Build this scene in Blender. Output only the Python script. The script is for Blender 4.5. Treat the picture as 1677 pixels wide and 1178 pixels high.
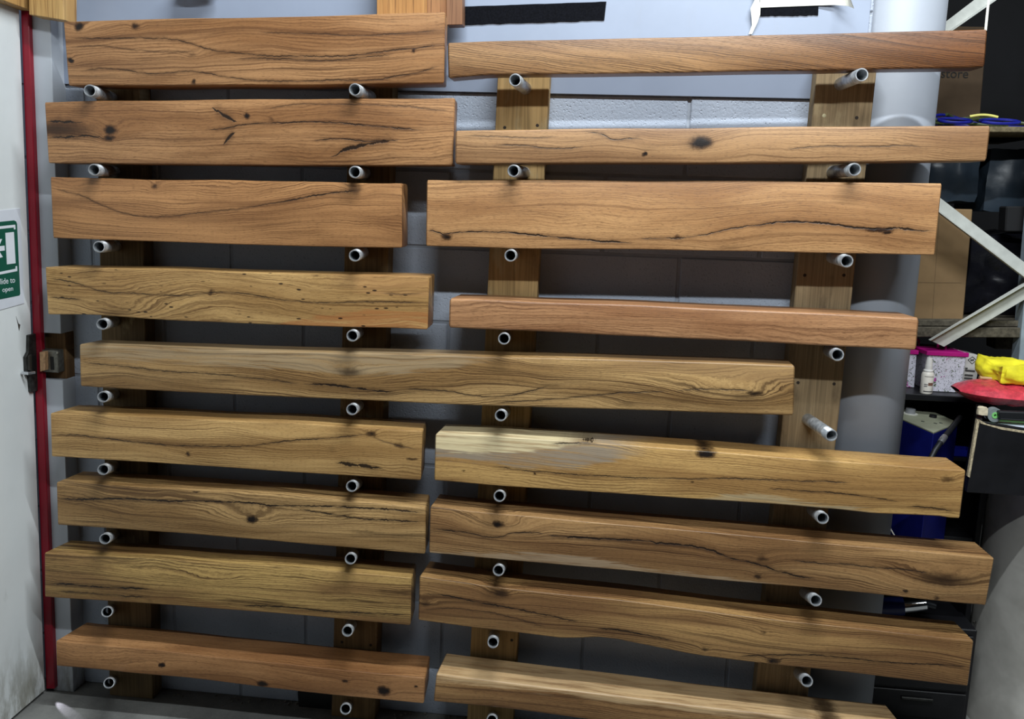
import bpy, bmesh, math, random
from mathutils import Vector, Matrix, noise as mnoise

for o in list(bpy.data.objects):
    bpy.data.objects.remove(o, do_unlink=True)
scene = bpy.context.scene
COL = scene.collection

# ------------------------------------------------------------------ camera
W, H, F = 1677.0, 1178.0, 1500.0
CX, CY = W / 2, H / 2
CAM = Vector((0.0, -2.7, 1.664))
VN, ROLL = (1010.0, 330.0), math.radians(2.9)       # where the wall's normal vanishes; camera roll
_n = Vector(((VN[0] - CX) / F, -(VN[1] - CY) / F, 1.0)).normalized()   # camera coords: right, up, forward
_u = Vector((math.sin(ROLL), math.cos(ROLL), 0.0))
_u = (_u - _n * _u.dot(_n)).normalized()
_x = _u.cross(_n)
if _x.x < 0:
    _x = -_x
AX = (_x, _n, _u)                                    # world axes seen from the camera
cam_right = Vector((_x.x, _n.x, _u.x))
cam_up = Vector((_x.y, _n.y, _u.y))
cam_fwd = Vector((_x.z, _n.z, _u.z))
cd = bpy.data.cameras.new('camera')
cam = bpy.data.objects.new('camera', cd)
COL.objects.link(cam)
cd.sensor_fit = 'HORIZONTAL'
cd.sensor_width = 36.0
cd.lens = F / W * 36.0
cd.clip_start = 0.05
m = Matrix((cam_right, cam_up, -cam_fwd)).transposed().to_4x4()
m.translation = CAM
cam.matrix_world = m
scene.camera = cam

# ------------------------------------------------------------------ world, lights, exposure
wd = bpy.data.worlds.new('world')
scene.world = wd
wd.use_nodes = True
bg = wd.node_tree.nodes['Background']
bg.inputs[0].default_value = (0.80, 0.90, 1.0, 1)
bg.inputs[1].default_value = 0.003

def area(name, loc, aim, sx, sy, power, color):
    l = bpy.data.lights.new(name, 'AREA')
    l.shape = 'RECTANGLE'
    l.size, l.size_y = sx, sy
    l.energy = power
    l.color = color
    o = bpy.data.objects.new(name, l)
    COL.objects.link(o)
    o.location = loc
    o.rotation_euler = (Vector(aim) - Vector(loc)).to_track_quat('-Z', 'Y').to_euler()
    return o

LIGHT_COL = (0.90, 0.965, 1.0)
area('ceiling_batten_near', (0.50, -1.42, 4.0), (0.50, -0.3, 0.9), 2.0, 0.05, 104, LIGHT_COL)
area('ceiling_batten_far', (0.45, -2.25, 3.0), (0.45, 0.0, 1.1), 1.9, 0.05, 46, LIGHT_COL)
vs = scene.view_settings
vs.view_transform = 'Standard'
vs.look = 'None'
vs.gamma = 1.0
vs.exposure = 0.28
vs.use_curve_mapping = False

# ------------------------------------------------------------------ helpers
def ray(px, py):
    c = Vector(((px - CX) / F, -(py - CY) / F, 1.0))
    return Vector((AX[0].dot(c), AX[1].dot(c), AX[2].dot(c)))
def U(px, py, Y):                       # point on the plane y = Y
    d = ray(px, py)
    return CAM + d * ((Y - CAM.y) / d.y)
def UZ(px, py, Z):                      # point on the plane z = Z
    d = ray(px, py)
    return CAM + d * ((Z - CAM.z) / d.z)
def UX(px, py, X):
    d = ray(px, py)
    return CAM + d * ((X - CAM.x) / d.x)
def proj(p):
    q = Vector(p) - CAM
    c = AX[0] * q.x + AX[1] * q.y + AX[2] * q.z
    return CX + F * c.x / c.z, CY - F * c.y / c.z

def lin(c):
    r = []
    for v in c[:3]:
        v /= 255.0
        r.append(v / 12.92 if v <= 0.04045 else ((v + 0.055) / 1.055) ** 2.4)
    return (r[0], r[1], r[2], 1.0)

class NT:
    def __init__(s, name):
        s.mat = bpy.data.materials.new(name)
        s.mat.use_nodes = True
        s.t = s.mat.node_tree
        s.b = s.t.nodes['Principled BSDF']
    def put(s, sock, v):
        if isinstance(v, bpy.types.NodeSocket):
            s.t.links.new(v, sock)
        elif v is not None:
            sock.default_value = v
    def n(s, typ, **kw):
        nd = s.t.nodes.new(typ)
        for k, v in kw.items():
            setattr(nd, k, v)
        return nd
    def m(s, op, a, b=None, c=None, clamp=False):
        nd = s.n('ShaderNodeMath', operation=op)
        nd.use_clamp = clamp
        s.put(nd.inputs[0], a)
        s.put(nd.inputs[1], b)
        s.put(nd.inputs[2], c)
        return nd.outputs[0]
    def xyz(s, x, y, z):
        nd = s.n('ShaderNodeCombineXYZ')
        s.put(nd.inputs[0], x); s.put(nd.inputs[1], y); s.put(nd.inputs[2], z)
        return nd.outputs[0]
    def noise(s, vec, scale=1.0, detail=2.0, rough=0.5, dist=0.0, color=False):
        nd = s.n('ShaderNodeTexNoise')
        s.put(nd.inputs['Vector'], vec)
        nd.inputs['Scale'].default_value = scale
        nd.inputs['Detail'].default_value = detail
        nd.inputs['Roughness'].default_value = rough
        nd.inputs['Distortion'].default_value = dist
        return nd.outputs['Color' if color else 'Fac']
    def voro(s, vec, scale, feature='F1', out='Distance'):
        nd = s.n('ShaderNodeTexVoronoi', feature=feature)
        s.put(nd.inputs['Vector'], vec)
        nd.inputs['Scale'].default_value = scale
        return nd.outputs[out]
    def step(s, v, a, b, lo=0.0, hi=1.0):     # smooth map
        nd = s.n('ShaderNodeMapRange', interpolation_type='SMOOTHSTEP')
        s.put(nd.inputs[0], v); s.put(nd.inputs[1], a); s.put(nd.inputs[2], b)
        nd.inputs[3].default_value = lo; nd.inputs[4].default_value = hi
        return nd.outputs[0]
    def mix(s, f, a, b, blend='MIX'):
        nd = s.n('ShaderNodeMix', data_type='RGBA', blend_type=blend)
        s.put(nd.inputs[0], f); s.put(nd.inputs[6], a); s.put(nd.inputs[7], b)
        return nd.outputs[2]
    def curve(s, u, pts):
        nd = s.n('ShaderNodeFloatCurve')
        c = nd.mapping.curves[0]
        pts = sorted(pts)
        while len(c.points) < len(pts):
            c.points.new(0.5, 0.5)
        for p, q in zip(c.points, pts):
            p.location = q
            p.handle_type = 'AUTO'
        nd.mapping.extend = 'HORIZONTAL'
        nd.mapping.update()
        s.put(nd.inputs[1], u)
        return nd.outputs[0]
    def obj(s):
        return s.n('ShaderNodeTexCoord').outputs['Object']
    def sep(s, v):
        nd = s.n('ShaderNodeSeparateXYZ')
        s.put(nd.inputs[0], v)
        return nd.outputs
    def bump(s, h, strength=0.3, dist=0.002):
        nd = s.n('ShaderNodeBump')
        nd.inputs['Strength'].default_value = strength
        nd.inputs['Distance'].default_value = dist
        s.put(nd.inputs['Height'], h)
        s.put(s.b.inputs['Normal'], nd.outputs[0])
    def done(s, color=None, rough=0.5, metal=0.0, spec=0.5):
        s.put(s.b.inputs['Base Color'], color)
        s.put(s.b.inputs['Roughness'], rough)
        s.put(s.b.inputs['Metallic'], metal)
        s.b.inputs['Specular IOR Level'].default_value = spec
        return s.mat

_mats = {}
def plain(name, rgb, rough=0.5, metal=0.0, var=0.12, scale=20.0, bump=0.0, spec=0.4):
    if name in _mats:
        return _mats[name]
    t = NT(name)
    p = t.obj()
    n1 = t.noise(p, scale, 4, 0.6)
    c = lin(rgb)
    dark = tuple(v * (1 - var) for v in c[:3]) + (1,)
    lite = tuple(min(1, v * (1 + var)) for v in c[:3]) + (1,)
    col = t.mix(t.step(n1, 0.3, 0.7), dark, lite)
    if bump:
        t.bump(t.noise(p, scale * 6, 3, 0.6), bump, 0.002)
    _mats[name] = t.done(col, rough, metal, spec)
    return _mats[name]

def obj(name, bm, mat, parent=None, loc=None, rot=None, smooth=False, label=None, cat=None, group=None, kind=None):
    me = bpy.data.meshes.new(name)
    if isinstance(bm, tuple):
        me.from_pydata([tuple(v) for v in bm[0]], [], bm[1])
        b2 = bmesh.new(); b2.from_mesh(me)
        bmesh.ops.recalc_face_normals(b2, faces=b2.faces)
        b2.to_mesh(me); b2.free()
    else:
        bmesh.ops.recalc_face_normals(bm, faces=bm.faces)
        bm.to_mesh(me)
        bm.free()
    if smooth:
        for p in me.polygons:
            p.use_smooth = True
        me.set_sharp_from_angle(angle=math.radians(42))
    if mat:
        me.materials.append(mat)
    o = bpy.data.objects.new(name, me)
    COL.objects.link(o)
    if parent:
        o.parent = parent
    if loc is not None:
        o.location = loc
    if rot is not None:
        o.rotation_euler = rot
    tag(o, label, cat, group, kind)
    return o
def tag(o, label=None, cat=None, group=None, kind=None):
    if label: o['label'] = label
    if cat: o['category'] = cat
    if group: o['group'] = group
    if kind: o['kind'] = kind
    return o
def empty(name, loc, label=None, cat=None, group=None, kind=None, rot=None):
    o = bpy.data.objects.new(name, None)
    o.empty_display_size = 0.05
    COL.objects.link(o)
    o.location = loc
    if rot is not None:
        o.rotation_euler = rot
    return tag(o, label, cat, group, kind)

def box_bm(x0, x1, y0, y1, z0, z1, bev=0.0, seg=2, bm=None):
    own = bm or bmesh.new()
    vs_ = [own.verts.new(p) for p in ((x0, y0, z0), (x1, y0, z0), (x1, y1, z0), (x0, y1, z0), (x0, y0, z1), (x1, y0, z1), (x1, y1, z1), (x0, y1, z1))]
    fs = [own.faces.new([vs_[i] for i in f]) for f in ((0, 3, 2, 1), (4, 5, 6, 7), (0, 1, 5, 4), (1, 2, 6, 5), (2, 3, 7, 6), (3, 0, 4, 7))]
    if bev:
        es = list({e for f in fs for e in f.edges})
        bmesh.ops.bevel(own, geom=es, offset=bev, segments=seg, profile=0.5, affect='EDGES')
    return own
def prism(front, back, bev=0.0, seg=1):
    """solid between two matching polygons (lists of points)"""
    bm = bmesh.new()
    a = [bm.verts.new(p) for p in front]
    b = [bm.verts.new(p) for p in back]
    n = len(a)
    bm.faces.new(a)
    bm.faces.new(b[::-1])
    for i in range(n):
        bm.faces.new((a[i], b[i], b[(i + 1) % n], a[(i + 1) % n]))
    bmesh.ops.recalc_face_normals(bm, faces=bm.faces)
    if bev:
        bmesh.ops.bevel(bm, geom=list(bm.edges), offset=bev, segments=seg, profile=0.5, affect='EDGES')
    return bm
def px_slab(pts, Yf, Yb, bev=0.0):
    """a solid whose front outline (photo pixels) stands on the plane y=Yf and runs straight back to y=Yb"""
    fr = [U(p[0], p[1], Yf) for p in pts]
    return prism(fr, [Vector((v.x, Yb, v.z)) for v in fr], bev)
def tube_bm(path, r, seg=8, closed=False, bm=None, caps=True):
    bm = bm or bmesh.new()
    path = [Vector(p) for p in path]
    rings = []
    n = len(path)
    prev = None
    for i, p in enumerate(path):
        a = path[(i - 1) % n] if (i > 0 or closed) else path[0]
        b = path[(i + 1) % n] if (i < n - 1 or closed) else path[-1]
        t = (b - a).normalized()
        if prev is None:
            s = t.orthogonal().normalized()
        else:
            s = (prev - t * prev.dot(t)).normalized()
        prev = s
        q = t.cross(s)
        rr = r[i] if isinstance(r, (list, tuple)) else r
        rings.append([bm.verts.new(p + (s * math.cos(k * 2 * math.pi / seg) + q * math.sin(k * 2 * math.pi / seg)) * rr) for k in range(seg)])
    for i in range(n if closed else n - 1):
        A, B = rings[i], rings[(i + 1) % n]
        for k in range(seg):
            bm.faces.new((A[k], A[(k + 1) % seg], B[(k + 1) % seg], B[k]))
    if caps and not closed:
        bm.faces.new(rings[0][::-1]); bm.faces.new(rings[-1])
    return bm
def lathe_bm(prof, seg=24, axis='z', close=False, bm=None):
    """prof: list of (radius, height); closed profile when close"""
    bm = bm or bmesh.new()
    rings = []
    for r, h in prof:
        ring = []
        for k in range(seg):
            a = 2 * math.pi * k / seg
            c, s = r * math.cos(a), r * math.sin(a)
            ring.append(bm.verts.new((c, s, h) if axis == 'z' else (c, h, s)))
        rings.append(ring)
    n = len(rings)
    for i in range(n if close else n - 1):
        A, B = rings[i], rings[(i + 1) % n]
        for k in range(seg):
            bm.faces.new((A[k], A[(k + 1) % seg], B[(k + 1) % seg], B[k]))
    if not close:
        if prof[0][0] > 1e-6: bm.faces.new(rings[0][::-1])
        if prof[-1][0] > 1e-6: bm.faces.new(rings[-1])
    bmesh.ops.remove_doubles(bm, verts=bm.verts, dist=1e-6)
    return bm
def text_obj(name, body, size, origin, xdir, ydir, mat, parent=None, thick=0.0006, align='LEFT', squeeze=1.0):
    cu = bpy.data.curves.new(name, 'FONT')
    cu.body = body
    cu.size = size
    cu.extrude = thick
    cu.align_x = align
    cu.resolution_u = 4
    tmp = bpy.data.objects.new(name + '_tmp', cu)
    COL.objects.link(tmp)
    dg = bpy.context.evaluated_depsgraph_get()
    me = bpy.data.meshes.new_from_object(tmp.evaluated_get(dg))
    bpy.data.objects.remove(tmp, do_unlink=True)
    X = Vector(xdir).normalized(); Y = Vector(ydir).normalized(); Z = X.cross(Y)
    mm = Matrix((X * squeeze, Y, Z)).transposed().to_4x4()
    mm.translation = Vector(origin)
    me.transform(mm)
    me.materials.clear(); me.materials.append(mat)
    o = bpy.data.objects.new(name, me)
    COL.objects.link(o)
    if parent: o.parent = parent
    return o

# ------------------------------------------------------------------ materials for the setting
def block_mat():
    t = NT('painted_block')
    p = t.obj()
    g = t.n('ShaderNodeNewGeometry').outputs['Position']
    pit = t.noise(g, 130, 5, 0.65)
    pit2 = t.voro(g, 95)
    big = t.noise(g, 3.0, 3, 0.5)
    col = t.mix(t.step(big, 0.3, 0.7), lin((156, 164, 178)), lin((172, 180, 194)))
    hole = t.step(pit, 0.36, 0.30)
    col = t.mix(t.m('MULTIPLY', hole, 0.75), col, lin((84, 88, 96)))
    h = t.m('ADD', t.m('MULTIPLY', pit, 1.0), t.m('MULTIPLY', t.step(pit2, 0.05, 0.3), 0.5))
    t.bump(h, 0.55, 0.004)
    return t.done(col, 0.62, 0, 0.35)
def paint_mat(name, rgb, rough=0.45, dirt=(120, 112, 96), amt=0.35, low=None, bump=0.12):
    t = NT(name)
    g = t.n('ShaderNodeNewGeometry').outputs['Position']
    s = t.sep(g)
    n1 = t.noise(g, 2.2, 5, 0.6)
    n2 = t.noise(t.xyz(t.m('MULTIPLY', s[0], 14), t.m('MULTIPLY', s[1], 14), t.m('MULTIPLY', s[2], 4)), 1.0, 5, 0.7)
    c = lin(rgb)
    col = t.mix(t.step(n1, 0.3, 0.75), c, tuple(v * 0.88 for v in c[:3]) + (1,))
    m_ = t.m('MULTIPLY', t.step(n2, 0.60, 0.78), amt)
    if low:
        m_ = t.m('ADD', m_, t.m('MULTIPLY', t.m('MULTIPLY', t.step(s[2], low, 0.0), t.step(n2, 0.38, 0.62)), 0.8), clamp=True)
    col = t.mix(m_, col, lin(dirt))
    t.bump(t.noise(g, 60, 4, 0.6), bump, 0.002)
    return t.done(col, rough, 0, 0.4)
def floor_mat():
    t = NT('concrete_floor')
    g = t.n('ShaderNodeNewGeometry').outputs['Position']
    n1 = t.noise(g, 5, 6, 0.65)
    n2 = t.noise(g, 160, 3, 0.7)
    col = t.mix(t.step(n1, 0.3, 0.7), lin((98, 98, 96)), lin((128, 128, 124)))
    col = t.mix(t.m('MULTIPLY', t.step(n2, 0.55, 0.75), 0.5), col, lin((150, 148, 142)))
    t.bump(n2, 0.3, 0.002)
    return t.done(col, 0.75, 0, 0.3)
def post_mat(seed, tint=(150, 122, 84)):
    t = NT('sawn_pine')
    p = t.obj()
    s = t.sep(p)
    v = t.xyz(t.m('ADD', t.m('MULTIPLY', s[0], 26), seed * 3.1), t.m('MULTIPLY', s[1], 26), t.m('MULTIPLY', s[2], 1.4))
    w = t.noise(v, 1.0, 2, 0.5)
    f = t.noise(t.xyz(t.m('MULTIPLY', t.m('ADD', s[0], t.m('MULTIPLY', w, 0.04)), 150), seed * 2.0, t.m('MULTIPLY', s[2], 2.0)), 1.0, 3, 0.6)
    c = lin(tint)
    col = t.mix(t.step(f, 0.3, 0.7), tuple(v_ * 0.62 for v_ in c[:3]) + (1,), c)
    st = t.noise(t.xyz(t.m('MULTIPLY', s[0], 12), seed, t.m('MULTIPLY', s[2], 5)), 1.0, 5, 0.65)
    col = t.mix(t.m('MULTIPLY', t.step(st, 0.52, 0.72), 0.55), col, lin((88, 74, 58)))
    col = t.mix(t.m('MULTIPLY', t.step(st, 0.42, 0.30), 0.5), col, lin((176, 158, 122)))
    t.bump(f, 0.3, 0.002)
    return t.done(col, 0.8, 0, 0.2)

# ------------------------------------------------------------------ wood of the beams
def wood_mat(name, L, Hh, to_local, lite, mid, dark, seed=0.0, freq=150.0, contrast=1.0, streak=0.5, warp=0.02,
             slope=0.0, knots=(), cracks=(), bands=(), specks=0.0, xgrad=None, fleck=0.0, gy=0.55, gloss=0.42):
    t = NT(name)
    p = t.obj()
    x, y, z = t.sep(p)
    PXM = 0.00160
    KS = 1.3
    # ---- growth field
    low = t.noise(t.xyz(t.m('ADD', t.m('MULTIPLY', x, 2.0), seed * 7.3), t.m('MULTIPLY', y, 4.0), t.m('MULTIPLY', z, 7.0)), 1.0, 1.5, 0.5)
    fine = t.noise(t.xyz(t.m('ADD', t.m('MULTIPLY', x, 9.0), seed * 3.7), t.m('MULTIPLY', y, 12.0), t.m('MULTIPLY', z, 22.0)), 1.0, 2, 0.5)
    f = t.m('ADD', z, t.m('MULTIPLY', y, gy))
    f = t.m('ADD', f, t.m('MULTIPLY', x, slope))
    f = t.m('ADD', f, t.m('MULTIPLY', t.m('SUBTRACT', low, 0.5), warp * 4.0))
    f = t.m('ADD', f, t.m('MULTIPLY', t.m('SUBTRACT', fine, 0.5), warp * 0.42))
    darkm = None
    jit = t.sep(t.noise(p, 45, 3, 0.6, color=True))
    jx_ = t.m('MULTIPLY', t.m('SUBTRACT', jit[0], 0.5), 0.030)
    jz_ = t.m('MULTIPLY', t.m('SUBTRACT', jit[1], 0.5), 0.014)
    for (kx, ky, rx, rz, amp, dk) in knots:
        lx, lz = to_local(kx, ky)
        dx = t.m('DIVIDE', t.m('SUBTRACT', t.m('ADD', x, jx_), lx), rx * PXM)
        dz = t.m('DIVIDE', t.m('SUBTRACT', t.m('ADD', z, jz_), lz), rz * PXM)
        d2 = t.m('ADD', t.m('MULTIPLY', dx, dx), t.m('MULTIPLY', dz, dz))
        if amp:
            g = t.m('POWER', 2.718, t.m('MULTIPLY', d2, -0.16))
            f = t.m('ADD', f, t.m('MULTIPLY', g, amp))
        if dk:
            nz = t.m('ADD', 0.45, t.m('MULTIPLY', t.noise(p, 260, 4, 0.75), 1.3))
            g2 = t.m('MULTIPLY', t.m('POWER', 2.718, t.m('MULTIPLY', t.m('MULTIPLY', d2, nz), -0.9 / (KS * KS))), dk)
            darkm = g2 if darkm is None else t.m('MAXIMUM', darkm, g2)
    # ---- rings and pores
    g1 = t.noise(t.xyz(t.m('MULTIPLY', x, 0.9), seed * 5.0, t.m('MULTIPLY', f, freq)), 1.0, 2.5, 0.55)
    g2 = t.noise(t.xyz(t.m('MULTIPLY', x, 2.2), seed * 9.0 + 3.0, t.m('MULTIPLY', f, freq * 3.1)), 1.0, 2, 0.6)
    pore = t.noise(t.xyz(t.m('MULTIPLY', x, 75.0), t.m('MULTIPLY', y, 500.0), t.m('MULTIPLY', t.m('ADD', z, t.m('MULTIPLY', f, 0.6)), 560.0)), 1.0, 2, 0.55)
    tone = t.noise(t.xyz(t.m('ADD', t.m('MULTIPLY', x, 1.6), seed), t.m('MULTIPLY', y, 5), t.m('MULTIPLY', f, 14.0)), 1.0, 3, 0.55)
    rr_ = t.m('ADD', t.m('MULTIPLY', f, freq * 1.15), t.m('MULTIPLY', fine, 1.6))
    fr_ = t.m('FRACT', rr_)
    ringl = t.m('MULTIPLY', t.step(fr_, 0.35, 0.90), t.step(fr_, 1.0, 0.93))
    rmod = t.noise(t.xyz(t.m('MULTIPLY', x, 3.0), seed * 4.0, t.m('MULTIPLY', f, 38.0)), 1.0, 3, 0.6)
    dash = t.noise(t.xyz(t.m('MULTIPLY', x, 55.0), t.m('MULTIPLY', y, 300.0), t.m('MULTIPLY', t.m('ADD', z, t.m('MULTIPLY', f, 0.6)), 420.0)), 1.0, 3, 0.6)
    ringl = t.m('MULTIPLY', t.m('MULTIPLY', ringl, t.step(rmod, 0.36, 0.64)), t.step(dash, 0.18, 0.55))
    L_, M_, D_ = (tuple(v * k_ for v in lin(c_)[:3]) + (1,) for c_, k_ in ((lite, 0.87), (mid, 0.82), (dark, 0.70)))
    col = t.mix(t.step(tone, 0.36, 0.66), tuple(v * 0.86 for v in M_[:3]) + (1,), L_)
    line = t.step(g1, 0.53, 0.70)
    line2 = t.step(g2, 0.50, 0.72)
    edge = t.step(g1, 0.47, 0.36)
    col = t.mix(t.m('MULTIPLY', edge, 0.35 * contrast), col, M_)
    col = t.mix(t.m('MULTIPLY', line, 0.70 * contrast, clamp=True), col, D_)
    col = t.mix(t.m('MULTIPLY', line2, 0.5 * contrast, clamp=True), col, D_)
    col = t.mix(t.m('MULTIPLY', ringl, 0.76 * contrast, clamp=True), col, D_)
    pm = t.step(pore, 0.53, 0.70)
    col = t.mix(t.m('MULTIPLY', pm, 0.50), col, tuple(v * 0.75 for v in D_[:3]) + (1,))
    if xgrad:
        c2, a, b_, s_ = xgrad
        la, _ = to_local(a, 100); lb, _ = to_local(b_, 100)
        gm = t.step(t.m('ADD', x, t.m('MULTIPLY', tone, 0.25)), la + 0.12, lb + 0.12)
        col = t.mix(t.m('MULTIPLY', gm, s_), col, t.mix(1.0, col, lin(c2), 'MULTIPLY'))
    u = t.m('DIVIDE', t.m('ADD', x, L / 2), L)
    def curve_z(pts, dev=0.0):
        q = []
        for a, b_ in pts:
            lx, lz = to_local(a, b_)
            q.append((min(1, max(0, (lx + L / 2) / L)), min(1, max(0, (lz / Hh + 1) / 3))))
        if len(q) == 1:
            q.append((1.0, q[0][1]))
        c = t.curve(u, q)
        cz = t.m('MULTIPLY', t.m('SUBTRACT', t.m('MULTIPLY', c, 3.0), 1.0), Hh)
        if dev:
            cz = t.m('ADD', cz, t.m('MULTIPLY', t.m('SUBTRACT', fine, 0.5), dev))
        return cz
    # ---- coloured bands (sapwood, weathered grey)
    sn0 = t.noise(t.xyz(t.m('ADD', t.m('MULTIPLY', x, 5.0), seed * 3.3), 0.0, t.m('MULTIPLY', f, 90.0)), 1.0, 4, 0.65) if bands else None
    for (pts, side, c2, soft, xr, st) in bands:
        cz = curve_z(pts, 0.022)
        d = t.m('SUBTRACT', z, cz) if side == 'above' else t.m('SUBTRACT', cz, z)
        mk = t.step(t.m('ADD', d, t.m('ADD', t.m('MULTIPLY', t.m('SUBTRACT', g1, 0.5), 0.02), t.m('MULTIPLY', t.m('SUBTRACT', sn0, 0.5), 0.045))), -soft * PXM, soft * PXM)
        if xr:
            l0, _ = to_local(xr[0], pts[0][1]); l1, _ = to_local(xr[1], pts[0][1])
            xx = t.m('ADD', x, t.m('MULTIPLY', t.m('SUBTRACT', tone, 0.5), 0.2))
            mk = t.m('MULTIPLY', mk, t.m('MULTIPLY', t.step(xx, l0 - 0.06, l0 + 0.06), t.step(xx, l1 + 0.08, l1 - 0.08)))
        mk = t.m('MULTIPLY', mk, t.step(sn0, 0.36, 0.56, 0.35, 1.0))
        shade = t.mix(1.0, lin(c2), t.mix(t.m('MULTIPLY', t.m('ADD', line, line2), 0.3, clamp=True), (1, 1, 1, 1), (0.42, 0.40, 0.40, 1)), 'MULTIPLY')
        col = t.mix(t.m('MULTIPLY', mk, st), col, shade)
    # ---- dark mineral streaks along the grain
    sn = t.noise(t.xyz(t.m('ADD', t.m('MULTIPLY', x, 2.6), seed * 2.2), 0.0, t.m('MULTIPLY', f, 55.0)), 1.0, 4, 0.6)
    col = t.mix(t.m('MULTIPLY', t.step(sn, 0.54, 0.70), streak), col, tuple(v * 0.55 for v in D_[:3]) + (1,))
    if fleck:
        fl = t.noise(t.xyz(t.m('ADD', t.m('MULTIPLY', x, 90), t.m('MULTIPLY', z, 60)), 2.0, t.m('MULTIPLY', z, 120)), 1.0, 3, 0.6)
        col = t.mix(t.m('MULTIPLY', t.step(fl, 0.58, 0.68), fleck), col, D_)
    if specks:
        sp = t.voro(t.xyz(t.m('MULTIPLY', x, 26), t.m('MULTIPLY', y, 60), t.m('MULTIPLY', z, 72)), 1.0)
        sm = t.m('MULTIPLY', t.step(sp, 0.22, 0.12), t.m('MULTIPLY', t.step(low, 0.36, 0.46), t.step(t.noise(p, 22, 2, .5), 0.44, 0.56)))
        col = t.mix(t.m('MULTIPLY', sm, specks), col, lin((34, 20, 12)))
    # ---- knots
    if darkm is not None:
        col = t.mix(t.step(darkm, 0.10, 0.55, 0, 0.85), col, tuple(v * 0.40 for v in D_[:3]) + (1,))
        col = t.mix(t.step(darkm, 0.45, 0.80), col, lin((22, 13, 9)))
    # ---- shakes and cracks
    hole = None
    jag = t.noise(t.xyz(t.m('MULTIPLY', x, 60.0), seed, 0.0), 1.0, 4, 0.7)
    brk = t.noise(t.xyz(t.m('MULTIPLY', x, 24.0), seed + 4.0, 0.0), 1.0, 2, 0.6)
    for ck in cracks:
        pts, w = ck[0], ck[1]
        cz = t.m('ADD', curve_z(pts, 0.010), t.m('MULTIPLY', t.m('SUBTRACT', jag, 0.5), 0.0065 + 0.0016 * w))
        d = t.m('ABSOLUTE', t.m('SUBTRACT', z, cz))
        l0, _ = to_local(*pts[0]); l1, _ = to_local(*pts[-1])
        tl = min(0.05, 0.3 * (l1 - l0))
        taper = t.m('MULTIPLY', t.step(x, l0, l0 + tl), t.step(x, l1, l1 - tl))
        ww = t.m('MULTIPLY', t.m('MULTIPLY', taper, w * PXM * 0.5), t.m('ADD', 0.0, t.step(brk, 0.30, 0.62, 0.25, 1.35)))
        ww = t.m('MAXIMUM', ww, 1e-6)
        q = t.m('DIVIDE', d, ww)
        mk = t.step(q, 1.35, 0.6)
        halo = t.m('MULTIPLY', t.step(d, (2.0 + 2.6 * w) * PXM, 0.0), t.m('MULTIPLY', taper, 0.46))
        col = t.mix(halo, col, tuple(v * 0.6 for v in D_[:3]) + (1,))
        col = t.mix(t.m('MULTIPLY', mk, 0.93 if w > 1.7 else 0.45 + 0.26 * w), col, lin((22, 13, 8)))
        hole = mk if hole is None else t.m('MAXIMUM', hole, mk)
    h = t.m('SUBTRACT', t.m('MULTIPLY', g2, 0.10), t.m('MULTIPLY', pm, 0.12))
    if hole is not None:
        h = t.m('SUBTRACT', h, t.m('MULTIPLY', hole, 1.6))
    t.bump(h, 0.35, 0.0018)
    return t.done(col, gloss, 0, 0.35)

def interp(poly, x):
    if x <= poly[0].x: return poly[0].z
    for a, b in zip(poly, poly[1:]):
        if x <= b.x:
            return a.z + (b.z - a.z) * (x - a.x) / max(1e-9, b.x - a.x)
    return poly[-1].z
def along(poly, s):
    L = [0.0]
    for a, b in zip(poly, poly[1:]):
        L.append(L[-1] + (b - a).length)
    q = s * L[-1]
    for i in range(len(poly) - 1):
        if q <= L[i + 1] or i == len(poly) - 2:
            return poly[i].lerp(poly[i + 1], (q - L[i]) / max(1e-9, L[i + 1] - L[i]))

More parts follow.
